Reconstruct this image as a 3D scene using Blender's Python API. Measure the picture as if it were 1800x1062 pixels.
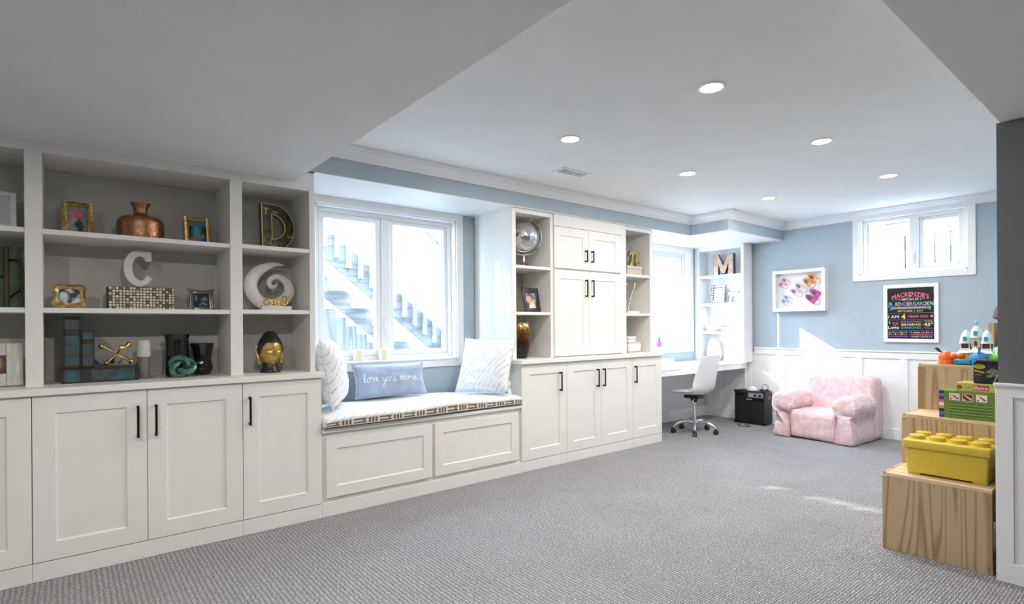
import bpy, bmesh, math, random
from math import sin, cos, pi, radians as R
from mathutils import Vector, Matrix, noise
random.seed(7)
S = bpy.context.scene
for o in list(bpy.data.objects): bpy.data.objects.remove(o)
COL = S.collection

# ------------------------------------------------------------------ camera
F, YAW, ROLL, CY, CH = 968.53, 0.890914, -0.007304, 573.47, 1.2     # calibrated for 1800 x 1062
cam = bpy.data.cameras.new('camera'); co = bpy.data.objects.new('camera', cam); COL.objects.link(co)
cam.sensor_width = 36; cam.sensor_fit = 'HORIZONTAL'; cam.lens = F / 1800 * 36
cam.shift_y = (CY - 531) / 1800; cam.clip_start = .05; cam.clip_end = 200
fw = Vector((cos(YAW), sin(YAW), 0)); rt = Vector((sin(YAW), -cos(YAW), 0)); up = Vector((0, 0, 1))
r2 = cos(ROLL) * rt + sin(ROLL) * up; u2 = -sin(ROLL) * rt + cos(ROLL) * up
m = Matrix((r2, u2, -fw)).transposed().to_4x4(); m.translation = (0, 0, CH)
co.matrix_world = m; S.camera = co

# ------------------------------------------------------------------ light and exposure
S.view_settings.view_transform = 'Standard'; S.view_settings.look = 'None'
S.view_settings.gamma = 1; S.view_settings.use_curve_mapping = False
S.view_settings.exposure = 0.92
SKY, SUN_E, POT_W, FILL_W = 17.5, 6.0, 8.5, 16.0
w = bpy.data.worlds.new('sky'); S.world = w; w.use_nodes = True
bg = w.node_tree.nodes['Background']; bg.inputs[0].default_value = (.60, .79, 1.0, 1); bg.inputs[1].default_value = SKY
sl = bpy.data.lights.new('sun', 'SUN'); so = bpy.data.objects.new('sun', sl); COL.objects.link(so)
sl.energy = SUN_E; sl.angle = R(.6); sl.color = (1, .97, .92)
so.location = (-6, 10, 9); so.rotation_euler = Vector((1, -1.22, -.80)).to_track_quat('-Z', 'Y').to_euler()
S.cycles.max_bounces = 9; S.cycles.diffuse_bounces = 5; S.cycles.adaptive_threshold = .02; S.cycles.sample_clamp_indirect = 8
def portal(x0, x1, z0, z1, y):
    l = bpy.data.lights.new('window_portal', 'AREA'); l.shape = 'RECTANGLE'; l.size = x1 - x0; l.size_y = z1 - z0; l.cycles.is_portal = True
    o = bpy.data.objects.new('window_portal', l); COL.objects.link(o); o.location = ((x0 + x1) / 2, y, (z0 + z1) / 2); o.rotation_euler = (R(-90), 0, 0)
    return o
portal(1.45, 2.68, .95, 2.12, 4.34); portal(5.05, 6.28, .95, 2.12, 4.34)
p = portal(-.48, .48, 1.7, 2.33, 0); p.location = (6.87, 1.8, 2.0); p.rotation_euler = (R(90), 0, R(90))

# ------------------------------------------------------------------ materials
MATS = {}
def nodes_of(name):
    mt = bpy.data.materials.new(name); mt.use_nodes = True; MATS[name] = mt
    nt = mt.node_tree; b = nt.nodes['Principled BSDF']; return mt, nt, b
def N(nt, t, **kw):
    n = nt.nodes.new('ShaderNode' + t)
    for k, v in kw.items():
        if k in n.inputs.keys(): n.inputs[k].default_value = v
        else: setattr(n, k, v)
    return n
def ramp(nt, stops, interp='LINEAR'):
    n = nt.nodes.new('ShaderNodeValToRGB'); e = n.color_ramp.elements; n.color_ramp.interpolation = interp
    while len(e) < len(stops): e.new(.5)
    for k, (p_, c) in enumerate(stops): e[k].position = p_; e[k].color = (*c, 1)
    return n
def coords(nt, scale=(1, 1, 1), kind='Object'):
    tc = N(nt, 'TexCoord'); mp = N(nt, 'Mapping'); mp.inputs['Scale'].default_value = scale
    nt.links.new(tc.outputs[kind], mp.inputs[0]); return mp.outputs[0]
def bump(nt, b, h, strength, dist):
    n = N(nt, 'Bump'); n.inputs['Strength'].default_value = strength; n.inputs['Distance'].default_value = dist
    nt.links.new(h, n.inputs['Height']); nt.links.new(n.outputs[0], b.inputs['Normal'])
def pm(name, c, rough=.5, metal=0, var=.05, scale=40, bmp=0, bscale=None, stretch=(1, 1, 1), spec=.5, coat=0, trans=0, sheen=0, c2=None):
    """procedural paint / plastic / metal / fabric: noise tints the colour and may raise the surface"""
    if name in MATS: return MATS[name]
    mt, nt, b = nodes_of(name); v = coords(nt, stretch)
    nz = N(nt, 'TexNoise', Scale=scale, Detail=3.0); nt.links.new(v, nz.inputs['Vector'])
    lo = c2 or tuple(max(0, x * (1 - var)) for x in c); hi = c if c2 else tuple(min(1, x * (1 + var)) for x in c)
    rp = ramp(nt, [(.35, lo), (.65, hi)]); nt.links.new(nz.outputs['Fac'], rp.inputs[0])
    nt.links.new(rp.outputs[0], b.inputs['Base Color'])
    b.inputs['Roughness'].default_value = rough; b.inputs['Metallic'].default_value = metal
    b.inputs['Specular IOR Level'].default_value = spec; b.inputs['Coat Weight'].default_value = coat
    b.inputs['Transmission Weight'].default_value = trans; b.inputs['Sheen Weight'].default_value = sheen
    if bmp:
        n2 = N(nt, 'TexNoise', Scale=bscale or scale, Detail=2.0); nt.links.new(v, n2.inputs['Vector']); bump(nt, b, n2.outputs['Fac'], bmp, .004)
    return mt
WHITE = pm('cabinet_white', (.80, .785, .755), .42, var=.015, scale=8, bmp=.03, bscale=260)
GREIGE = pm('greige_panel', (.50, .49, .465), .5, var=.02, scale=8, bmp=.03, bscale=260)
TRIM = pm('trim_white', (.82, .82, .82), .4, var=.01, scale=8, bmp=.02, bscale=200)
CEIL = pm('ceiling_paint', (.84, .845, .84), .9, var=.012, scale=5, bmp=.10, bscale=240, spec=.1)
SOFT = pm('soffit_paint', (.80, .80, .79), .9, var=.012, scale=5, bmp=.10, bscale=240, spec=.1)
BLUE = pm('blue_grey_paint', (.40, .475, .53), .75, var=.02, scale=6, bmp=.08, bscale=260, spec=.2)
DARK = pm('charcoal_paint', (.15, .155, .155), .8, var=.03, scale=6, bmp=.08, bscale=260, spec=.2)
BLACK = pm('black_metal', (.012, .013, .013), .38, metal=.6, var=.2)
BPLA = pm('black_plastic', (.014, .014, .016), .42, var=.15, bmp=.1, bscale=400)
CHROME = pm('chrome', (.80, .81, .83), .09, metal=1, var=.02)
GOLD = pm('gold', (.72, .50, .17), .28, metal=1, var=.12, scale=60)
DGOLD = pm('antique_gold', (.40, .28, .10), .38, metal=1, var=.3, scale=90, bmp=.2)
SILVER = pm('silver', (.70, .70, .70), .18, metal=1, var=.08)
PEWTER = pm('pewter', (.30, .285, .265), .35, metal=1, var=.25, scale=120, bmp=.3)
VINYL = pm('window_vinyl', (.80, .82, .83), .35, var=.01)
BLKCER = pm('black_glass', (.006, .006, .007), .08, var=.1, coat=.6)
WCER = pm('white_ceramic', (.80, .78, .75), .45, var=.04, scale=60, bmp=.15, bscale=90)
CREAM = pm('candle_wax', (.86, .80, .58), .55, var=.03)
SHELL = pm('white_shell_plastic', (.76, .75, .78), .35, var=.01)
def glass_mat():
    mt, nt, b = nodes_of('window_glass'); nt.nodes.remove(b)
    t = N(nt, 'BsdfTransparent'); g = N(nt, 'BsdfGlossy'); g.inputs['Roughness'].default_value = .02; mx = N(nt, 'MixShader')
    nz = N(nt, 'TexNoise', Scale=3.0); rp = ramp(nt, [(0, (.04,) * 3), (1, (.06,) * 3)])
    nt.links.new(coords(nt), nz.inputs['Vector']); nt.links.new(nz.outputs['Fac'], rp.inputs[0]); nt.links.new(rp.outputs[0], mx.inputs[0])
    nt.links.new(t.outputs[0], mx.inputs[1]); nt.links.new(g.outputs[0], mx.inputs[2])
    nt.links.new(mx.outputs[0], nt.nodes['Material Output'].inputs[0]); return mt
GLASS = glass_mat()
def carpet_mat():
    mt, nt, b = nodes_of('loop_carpet')
    v = coords(nt)
    def wave(scale, rot, dist):
        mp = N(nt, 'Mapping'); mp.inputs['Rotation'].default_value = (0, 0, rot); nt.links.new(v, mp.inputs[0])
        wv = N(nt, 'TexWave', Scale=scale, Distortion=dist, Detail=2.0); wv.inputs['Detail Scale'].default_value = 2.5
        nt.links.new(mp.outputs[0], wv.inputs['Vector']); return wv.outputs['Fac']
    a = wave(15, R(0), 3.4); c = wave(24, R(90), 4.0)
    mul = N(nt, 'Math', operation='MULTIPLY'); nt.links.new(a, mul.inputs[0]); nt.links.new(c, mul.inputs[1])
    n1 = N(nt, 'TexNoise', Scale=170.0, Detail=3.0); nt.links.new(v, n1.inputs['Vector'])
    n2 = N(nt, 'TexNoise', Scale=3.0, Detail=4.0); nt.links.new(v, n2.inputs['Vector'])
    ad = N(nt, 'Math', operation='MULTIPLY_ADD'); ad.inputs[1].default_value = .75
    nt.links.new(n1.outputs['Fac'], ad.inputs[0]); nt.links.new(mul.outputs[0], ad.inputs[2])
    rp = ramp(nt, [(.22, (.11, .107, .112)), (.55, (.37, .362, .382)), (1.0, (.64, .63, .655))])
    nt.links.new(ad.outputs[0], rp.inputs[0])
    mx = N(nt, 'MixRGB', blend_type='MULTIPLY'); mx.inputs[0].default_value = .5
    r3 = ramp(nt, [(.3, (.80, .80, .80)), (.7, (1, 1, 1))]); nt.links.new(n2.outputs['Fac'], r3.inputs[0])
    nt.links.new(rp.outputs[0], mx.inputs[1]); nt.links.new(r3.outputs[0], mx.inputs[2])
    nt.links.new(mx.outputs[0], b.inputs['Base Color']); b.inputs['Roughness'].default_value = 1
    b.inputs['Specular IOR Level'].default_value = .05; b.inputs['Sheen Weight'].default_value = .15
    bump(nt, b, ad.outputs[0], .8, .014); return mt
CARPET = carpet_mat()
def wood_mat(name, c1, c2, axis='z', sc=16, rough=.55):
    mt, nt, b = nodes_of(name); s = {'z': (1, 1, .07), 'x': (.07, 1, 1), 'y': (1, .07, 1)}[axis]
    v = coords(nt, s); n = N(nt, 'TexNoise', Scale=3.2, Detail=2.0, Distortion=.5); nt.links.new(v, n.inputs['Vector'])
    ml = N(nt, 'Math', operation='MULTIPLY'); ml.inputs[1].default_value = sc; nt.links.new(n.outputs['Fac'], ml.inputs[0])
    fr = N(nt, 'Math', operation='FRACT'); nt.links.new(ml.outputs[0], fr.inputs[0])
    rp = ramp(nt, [(0, c2), (.18, c1), (.72, c1), (.95, c2)]); nt.links.new(fr.outputs[0], rp.inputs[0])
    nt.links.new(rp.outputs[0], b.inputs['Base Color']); b.inputs['Roughness'].default_value = rough
    bump(nt, b, fr.outputs[0], .06, .002); return mt
PINE = wood_mat('pine', (.50, .36, .215), (.32, .20, .10), sc=24)
PINEX = wood_mat('pine_tread', (.66, .50, .32), (.50, .34, .18), 'y')
OUTW = wood_mat('weathered_wood', (.34, .325, .315), (.22, .21, .205), 'z', 10, .9)
OUTWX = wood_mat('weathered_wood_long', (.26, .26, .265), (.17, .17, .175), 'x', 10, .9)
def ink_mat(name='print_ink', rough=.5):
    mt, nt, b = nodes_of(name); a = N(nt, 'VertexColor', layer_name='ink'); nz = N(nt, 'TexNoise', Scale=300.0)
    nt.links.new(coords(nt), nz.inputs['Vector']); mx = N(nt, 'MixRGB', blend_type='MULTIPLY'); mx.inputs[0].default_value = .12
    nt.links.new(a.outputs[0], mx.inputs[1]); nt.links.new(nz.outputs['Fac'], mx.inputs[2]); nt.links.new(mx.outputs[0], b.inputs['Base Color'])
    b.inputs['Roughness'].default_value = rough; return mt
INK = ink_mat(); INKF = ink_mat('fabric_print', .95)
def emit(name, c, s):
    mt, nt, b = nodes_of(name); nz = N(nt, 'TexNoise', Scale=20.0); nt.links.new(coords(nt), nz.inputs['Vector'])
    rp = ramp(nt, [(0, tuple(x * .97 for x in c)), (1, c)]); nt.links.new(nz.outputs['Fac'], rp.inputs[0]); nt.links.new(rp.outputs[0], b.inputs['Emission Color'])
    b.inputs['Emission Strength'].default_value = s; b.inputs['Base Color'].default_value = (.8, .8, .8, 1); return mt

# ------------------------------------------------------------------ mesh helpers (x across, y away from the viewer, z up)
def bx(bm, x0, x1, y0, y1, z0, z1, bev=0, seg=1):
    vs = [bm.verts.new((x, y, z)) for x in (x0, x1) for y in (y0, y1) for z in (z0, z1)]
    fs = [bm.faces.new([vs[i] for i in q]) for q in ((0, 1, 3, 2), (4, 6, 7, 5), (0, 4, 5, 1), (2, 3, 7, 6), (0, 2, 6, 4), (1, 5, 7, 3))]
    if bev:
        es = list({e for f in fs for e in f.edges}); bmesh.ops.bevel(bm, geom=es, offset=bev, segments=seg, profile=.5, affect='EDGES')
    return vs
def box(x0, x1, y0, y1, z0, z1, bev=0, seg=1):
    bm = bmesh.new(); bx(bm, x0, x1, y0, y1, z0, z1, bev, seg); return bm
def lathe(prof, seg=32, bm=None, cx=0, cy=0, sx=1, sy=1):
    bm = bm or bmesh.new(); rings = []
    for r, z in prof:
        if r < 1e-6: rings.append([bm.verts.new((cx, cy, z))])
        else: rings.append([bm.verts.new((cx + sx * r * cos(2 * pi * k / seg), cy + sy * r * sin(2 * pi * k / seg), z)) for k in range(seg)])
    for a, b in zip(rings, rings[1:]):
        for k in range(seg):
            k2 = (k + 1) % seg; q = []
            q = [a[0], b[k2], b[k]] if len(a) == 1 and len(b) > 1 else [a[k], a[k2], b[0]] if len(b) == 1 and len(a) > 1 else [a[k], a[k2], b[k2], b[k]] if len(a) > 1 else None
            if q: bm.faces.new(q)
    for rg, fl in ((rings[0], 1), (rings[-1], 0)):
        if len(rg) > 1: bm.faces.new(list(reversed(rg)) if fl else rg)
    return bm
def tube(pts, rad, seg=10, bm=None, closed=False, flat=1, flat_axis=None):
    bm = bm or bmesh.new(); pts = [Vector(q) for q in pts]; n = len(pts); rings = []; prev = None
    for i, q in enumerate(pts):
        t = (pts[(i + 1) % n] - pts[i - 1]) if closed or 0 < i < n - 1 else (pts[1] - pts[0] if i == 0 else pts[-1] - pts[-2])
        t.normalize()
        if prev is None: nn = t.orthogonal().normalized() if flat_axis is None else Vector(flat_axis)
        else: nn = prev
        nn = (nn - t * nn.dot(t)); nn = nn.normalized() if nn.length > 1e-6 else t.orthogonal().normalized()
        prev = nn; bb = t.cross(nn); r = rad[i] if isinstance(rad, (list, tuple)) else rad
        rings.append([bm.verts.new(q + nn * (r * flat * cos(2 * pi * k / seg)) + bb * (r * sin(2 * pi * k / seg))) for k in range(seg)])
    pr = list(zip(rings, rings[1:])) + ([(rings[-1], rings[0])] if closed else [])
    for a, b in pr:
        for k in range(seg): bm.faces.new([a[k], a[(k + 1) % seg], b[(k + 1) % seg], b[k]])
    if not closed: bm.faces.new(list(reversed(rings[0]))); bm.faces.new(rings[-1])
    return bm
def prism(outline, y0, y1, bm=None, bev=0):
    bm = bm or bmesh.new()
    a = [bm.verts.new((x, y0, z)) for x, z in outline]; b = [bm.verts.new((x, y1, z)) for x, z in outline]; n = len(a)
    f0 = bm.faces.new(a); bm.faces.new(list(reversed(b)))
    for k in range(n): bm.faces.new([a[(k + 1) % n], a[k], b[k], b[(k + 1) % n]])
    if bev: bmesh.ops.bevel(bm, geom=list(f0.edges), offset=bev, segments=1, affect='EDGES')
    return bm
def ball(r, seg=24, rng=14, c=(0, 0, 0), sc=(1, 1, 1), bm=None):
    bm = bm or bmesh.new()
    mt = Matrix.Translation(c) @ Matrix.Diagonal((sc[0] * r, sc[1] * r, sc[2] * r, 1))
    bmesh.ops.create_uvsphere(bm, u_segments=seg, v_segments=rng, radius=1, matrix=mt); return bm
def loft(rings, bm=None, caps=True):
    bm = bm or bmesh.new(); rg = [[bm.verts.new(p_) for p_ in r] for r in rings]; n = len(rg[0])
    for a, b in zip(rg, rg[1:]):
        for k in range(n): bm.faces.new([a[k], a[(k + 1) % n], b[(k + 1) % n], b[k]])
    if caps: bm.faces.new(list(reversed(rg[0]))); bm.faces.new(rg[-1])
    return bm
def shaker(x0, x1, z0, z1, y0, t=.02, fr=.08, dep=.009, sl=.007, bm=None):
    """shaker front: flat frame, sloping lip, recessed panel"""
    bm = bm or bmesh.new()
    def ring(i, y): return [bm.verts.new(p_) for p_ in ((x0 + i, y, z0 + i), (x1 - i, y, z0 + i), (x1 - i, y, z1 - i), (x0 + i, y, z1 - i))]
    rs = [ring(0, y0 + t), ring(0, y0 + .0015), ring(.0015, y0), ring(fr, y0), ring(fr + sl, y0 + dep)]
    for a, b in zip(rs, rs[1:]):
        for k in range(4): bm.faces.new([a[k], a[(k + 1) % 4], b[(k + 1) % 4], b[k]])
    bm.faces.new(rs[-1]); bm.faces.new(list(reversed(rs[0]))); return bm
def obj(name, bm, mat, parent=None, smooth=False, off=None, mods=()):
    if off is not None: bmesh.ops.translate(bm, verts=bm.verts, vec=off)
    bmesh.ops.recalc_face_normals(bm, faces=bm.faces)
    me = bpy.data.meshes.new(name); bm.to_mesh(me); bm.free()
    me.materials.append(mat)
    if smooth:
        me.polygons.foreach_set('use_smooth', [True] * len(me.polygons))
        if smooth != 'all': me.set_sharp_from_angle(angle=R(38))
    o = bpy.data.objects.new(name, me); COL.objects.link(o)
    if parent: o.parent = parent
    for ty, kw in mods:
        md = o.modifiers.new(ty.lower(), ty)
        for k, v in kw.items(): setattr(md, k, v)
    return o
def tag(o, label, cat, group=None, kind=None):
    o['label'] = label; o['category'] = cat
    if group: o['group'] = group
    if kind: o['kind'] = kind
    return o
def thing(name, label, cat, loc=(0, 0, 0), rz=0, rx=0, ry=0, group=None):
    o = bpy.data.objects.new(name, None); COL.objects.link(o); o.empty_display_size = .05
    o.location = loc; o.rotation_euler = (rx, ry, rz); return tag(o, label, cat, group)
def struct(name, bm, mat, label=None, smooth=False):
    o = obj(name, bm, mat, None, smooth); o['kind'] = 'structure'
    if label: o['label'] = label
    return o
def dup(root, loc, rz=None, label=None):
    r = root.copy(); COL.objects.link(r); r.location = loc
    if rz is not None: r.rotation_euler.z = rz
    if label: r['label'] = label
    for ch in list(root.children):
        c = ch.copy(); COL.objects.link(c); c.parent = r
        for g in list(ch.children):
            d = g.copy(); COL.objects.link(d); d.parent = c
    return r

def rest(t, z):
    lo = min((t.matrix_basis @ c.matrix_basis @ v.co).z for c in t.children for v in c.data.vertices); t.location.z += z - lo
# flat print: coloured polygons a hair in front of a surface, local plane x / z, facing -y
def lin(c):
    c = c.lstrip('#'); v = [int(c[i:i + 2], 16) / 255 for i in (0, 2, 4)]
    return tuple(x / 12.92 if x <= .04045 else ((x + .055) / 1.055) ** 2.4 for x in v)
class Print:
    def __init__(s, y=0): s.bm = bmesh.new(); s.cl = s.bm.loops.layers.float_color.new('ink'); s.y = y; s.d = 0
    def poly(s, pts, c, up_=1):
        s.d += up_; y = s.y - .00004 * s.d
        try: f = s.bm.faces.new([s.bm.verts.new((x, y, z)) for x, z in pts])
        except ValueError: return
        for l in f.loops: l[s.cl] = (*lin(c), 1)
    def rect(s, x0, x1, z0, z1, c): s.poly([(x0, z0), (x1, z0), (x1, z1), (x0, z1)], c)
    def disc(s, x, z, rx, c, rz=None, n=20): s.poly([(x + rx * cos(2 * pi * k / n), z + (rz or rx) * sin(2 * pi * k / n)) for k in range(n)], c)
    def line(s, a, b, wd, c):
        dx, dz = b[0] - a[0], b[1] - a[1]; L = math.hypot(dx, dz) or 1; nx, nz = -dz / L * wd / 2, dx / L * wd / 2
        s.poly([(a[0] - nx, a[1] - nz), (b[0] - nx, b[1] - nz), (b[0] + nx, b[1] + nz), (a[0] + nx, a[1] + nz)], c, .02)
    def grid(s, rows, pal, x0, x1, z0, z1):
        nr, nc = len(rows), len(rows[0]); s.d += 1
        for i, r in enumerate(rows):
            for j, ch in enumerate(r):
                if ch == ' ': continue
                f = s.bm.faces.new([s.bm.verts.new((x0 + (x1 - x0) * a / nc, s.y - .00004 * s.d, z1 + (z0 - z1) * b / nr)) for a, b in ((j, i + 1), (j + 1, i + 1), (j + 1, i), (j, i))])
                for l, (a, b) in zip(f.loops, ((j, i + 1), (j + 1, i + 1), (j + 1, i), (j, i))):
                    nb = [lin(pal[rows[q][k]]) for q in (b - 1, b) for k in (a - 1, a) if 0 <= q < nr and 0 <= k < nc and rows[q][k] != ' ']
                    own = lin(pal[ch]); l[s.cl] = (*[.5 * own[d] + .5 * sum(v[d] for v in nb) / len(nb) for d in range(3)], 1)
    def text(s, t, x, z, size, c, width=None, align='CENTER', fn=None, bold=.0):
        s.d += 1; cu = bpy.data.curves.new('lettering', 'FONT'); cu.body = t; cu.size = 1; cu.align_x = 'LEFT'; cu.offset = bold; cu.resolution_u = 2
        o = bpy.data.objects.new('lettering', cu); COL.objects.link(o); dg = bpy.context.evaluated_depsgraph_get()
        me = bpy.data.meshes.new_from_object(o.evaluated_get(dg)); bpy.data.objects.remove(o); bpy.data.curves.remove(cu)
        if not me.vertices: return
        xs = [v.co.x for v in me.vertices]; a, b = min(xs), max(xs); kx = size * 1.0 if width is None else width / (b - a)
        x0 = x - (b - a) * kx / 2 if align == 'CENTER' else x
        y = s.y - .00004 * s.d
        vs = []
        for v in me.vertices:
            px, pz = x0 + (v.co.x - a) * kx, v.co.y * size
            px, pz = fn(px, pz) if fn else (px, pz); vs.append(s.bm.verts.new((px, y, z + pz)))
        cols = c if isinstance(c, list) else [c]
        for p_ in me.polygons:
            cc = cols[0]
            if len(cols) > 1:
                f_ = (sum(me.vertices[i].co.x for i in p_.vertices) / len(p_.vertices) - a) / (b - a); cc = cols[min(len(cols) - 1, int(f_ * len(cols)))]
            try: f = s.bm.faces.new([vs[i] for i in p_.vertices])
            except ValueError: continue
            for l in f.loops: l[s.cl] = (*lin(cc), 1)
        bpy.data.meshes.remove(me)
    def build(s, name, parent, mat=None):
        for f in s.bm.faces:
            f.normal_update()
            if f.normal.y > 0: f.normal_flip()
        me = bpy.data.meshes.new(name); s.bm.to_mesh(me); s.bm.free(); me.materials.append(mat or INK)
        o = bpy.data.objects.new(name, me); COL.objects.link(o); o.parent = parent; o['kind'] = 'stuff'; return o

# ================================================================== the room
XB, YW, ZC, ZL = 6.64, 4.11, 2.40, 2.13        # back wall, window wall, tray ceiling, low ceiling
ZN, YB, YU, YF = 2.20, 3.53, 3.56, 3.45        # niche ceiling, bulkhead face, upper cabinet face, base cabinet face
struct('floor', box(-2.6, XB + .1, -2.6, YW + .1, -.1, 0), CARPET, 'grey looped pile carpet')
def wall_with_holes(name, u0, u1, z0, z1, holes, t, mat, axis, at, lab):
    """wall slab with real openings; axis y: runs along x at y=at; axis x: runs along y at x=at"""
    bm = bmesh.new(); us = sorted({u0, u1, *[h for q in holes for h in q[:2]]}); zs = sorted({z0, z1, *[h for q in holes for h in q[2:]]})
    for a, b in zip(us, us[1:]):
        for c, d in zip(zs, zs[1:]):
            if any(h[0] <= a and b <= h[1] and h[2] <= c and d <= h[3] for h in holes): continue
            bx(bm, a, b, at, at + t, c, d) if axis == 'y' else bx(bm, at, at + t, a, b, c, d)
    bmesh.ops.remove_doubles(bm, verts=bm.verts, dist=1e-5)
    seen = {}
    for f in bm.faces: seen.setdefault(tuple(sorted(v.index for v in f.verts)), []).append(f)
    bm.verts.index_update(); seen = {}
    for f in bm.faces: seen.setdefault(tuple(sorted(v.index for v in f.verts)), []).append(f)
    bmesh.ops.delete(bm, geom=[f for q in seen.values() if len(q) > 1 for f in q], context='FACES_ONLY')
    return struct(name, bm, mat, lab)
W1 = (1.44, 2.69, .92, 2.135); W2 = (5.035, 6.285, .92, 2.135); W3 = (1.34, 2.255, 1.715, 2.315)
wall_with_holes('wall_window', -2.6, XB + .25, -.1, 2.6, [W1, W2], .25, BLUE, 'y', YW, 'pale blue-grey wall with the two large windows')
wall_with_holes('wall_back', .4, YW + .25, -.1, 2.6, [W3], .25, BLUE, 'x', XB, 'pale blue-grey end wall')
struct('wall_side', box(3.5, XB + .1, .455, .575, -.1, 2.6), BLUE)
struct('wall_partition', box(3.38, 3.5, -2.6, .575, -.1, ZL), DARK, 'charcoal grey partition wall')
struct('wall_rear', box(-2.7, -2.6, -2.6, 4.2, -.1, 2.6), BLUE)
struct('wall_entry', box(-2.6, 3.5, -2.7, -2.6, -.1, 2.6), BLUE)
struct('ceiling', box(1.0, XB + .1, .45, YW + .1, ZC, ZC + .1), CEIL, 'white raised ceiling with recessed lights')
bm = box(-2.6, 1.127, -2.6, YW + .1, ZL, 2.6); bx(bm, 1.127, XB, -2.6, .56, ZL, 2.6)
struct('ceiling_soffit', bm, SOFT, 'lower ceiling around the raised middle')
bm = box(1.127, 5.42, YB, YW + .1, ZN, 2.6); struct('ceiling_bulkhead', bm, BLUE, 'blue-grey bulkhead above the window seat and cabinets')
struct('ceiling_bulkhead_desk', box(5.42, XB + .05, 3.07, YW + .1, ZN, 2.6), BLUE, 'blue-grey bulkhead stepping out above the desk corner')
struct('trim_niche_ceiling', box(1.245, 5.42, YB + .002, YW, ZN - .006, ZN - .0005), TRIM, 'white underside of the bulkhead')
struct('trim_desk_ceiling', box(5.421, XB - .001, 3.072, YW, ZN - .006, ZN - .0005), TRIM)
# crown moulding with mitred corners
def sweep(path, prof):
    bm = bmesh.new(); rings = []; n = len(path)
    for i, p_ in enumerate(path):
        p_ = Vector(p_); d0 = (p_ - Vector(path[i - 1])).normalized() if i else None; d1 = (Vector(path[i + 1]) - p_).normalized() if i < n - 1 else None
        n0 = Vector((d0.y, -d0.x)) if d0 else None; n1 = Vector((d1.y, -d1.x)) if d1 else None
        if n0 and n1: nn = (n0 + n1).normalized(); nn = nn / nn.dot(n0)
        else: nn = n0 or n1
        rings.append([(p_.x + nn.x * a, p_.y + nn.y * a, z) for a, z in prof])
    return loft(rings, bm)
b0 = ZC - .087
CROWN = [(0, b0), (.010, b0), (.013, b0 + .012), (.022, b0 + .018), (.030, b0 + .034), (.044, b0 + .048), (.058, b0 + .056), (.060, b0 + .064), (.078, b0 + .068), (.080, ZC), (0, ZC)]
struct('trim_crown', sweep([(1.127, YB), (5.42, YB), (5.42, 3.07), (XB, 3.07), (XB, .575)], CROWN), TRIM, 'white crown moulding stepping around the bulkheads')
# wainscot of the end wall: cap, rail, stiles, baseboard; all proud of a white panel
wn = struct('trim_wainscot', box(XB - .008, XB - .0005, .576, YW - .001, 0, .86), TRIM, 'white board and batten wainscot')
obj('rail', box(XB - .022, XB - .008, .576, 3.42, .835, .90, .002), TRIM, wn)
obj('cap', box(XB - .034, XB - .001, .576, 3.42, .90, .917, .004), TRIM, wn)
obj('baseboard', box(XB - .024, XB - .008, .576, YW - .002, 0, .115, .003), TRIM, wn)
y = 3.945
while y > .6:
    obj('batten', box(XB - .021, XB - .008, y - .07, y, .115, .835, .0015), TRIM, wn); y -= .411
struct('baseboard_window_wall', box(4.79, XB - .03, YW - .018, YW, 0, .115, .003), TRIM)
struct('trim_desk_wainscot', box(4.79, XB - .03, YW - .008, YW - .0005, .116, .655), TRIM, 'white panel below the desk')
pw = struct('trim_partition_wainscot', box(3.372, 3.3795, -2.55, .58, 0, .86), TRIM, 'white panelled wainscot on the charcoal partition')
obj('rail', box(3.362, 3.372, -2.55, .583, .855, .905, .002), TRIM, pw); obj('cap', box(3.352, 3.3795, -2.55, .587, .905, .92, .003), TRIM, pw)
obj('baseboard', box(3.362, 3.372, -2.55, .583, 0, .095, .002), TRIM, pw)
for y in (.583, .02, -.55, -1.12): obj('stile', box(3.362, 3.372, y - .063, y, .095, .855, .0015), TRIM, pw)

# ------------------------------------------------------------------ windows
def casement(win, x0, x1, z0, z1, y, fixed, open_deg=0, hinge='l', handle=None, latches=()):
    """one sash with pane as parts of the window (local: x across, y outward)"""
    fr = .038 if fixed else .046; bm = bmesh.new()
    for a, b, c, d in ((x0, x0 + fr, z0, z1), (x1 - fr, x1, z0, z1), (x0 + fr, x1 - fr, z0, z0 + fr), (x0 + fr, x1 - fr, z1 - fr, z1)): bx(bm, a, b, y, y + .045, c, d, .004)
    s = obj('sash', bm, VINYL, win)
    pane = obj('pane', box(x0 + fr - .004, x1 - fr + .004, y + .018, y + .024, z0 + fr - .004, z1 - fr + .004), GLASS, s)
    bm = bmesh.new()
    for zc in latches: bx(bm, x1 - fr + .001, x1 - fr + .016, y + .004, y + .016, zc - .012, zc + .012, .002)
    if latches: obj('catch', bm, BPLA, s)
    if open_deg:
        pv = Vector((x0 if hinge == 'l' else x1, y + .02, 0)); s.matrix_local = Matrix.Translation(pv) @ Matrix.Rotation(R(open_deg), 4, 'Z') @ Matrix.Translation(-pv)
    return s
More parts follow.
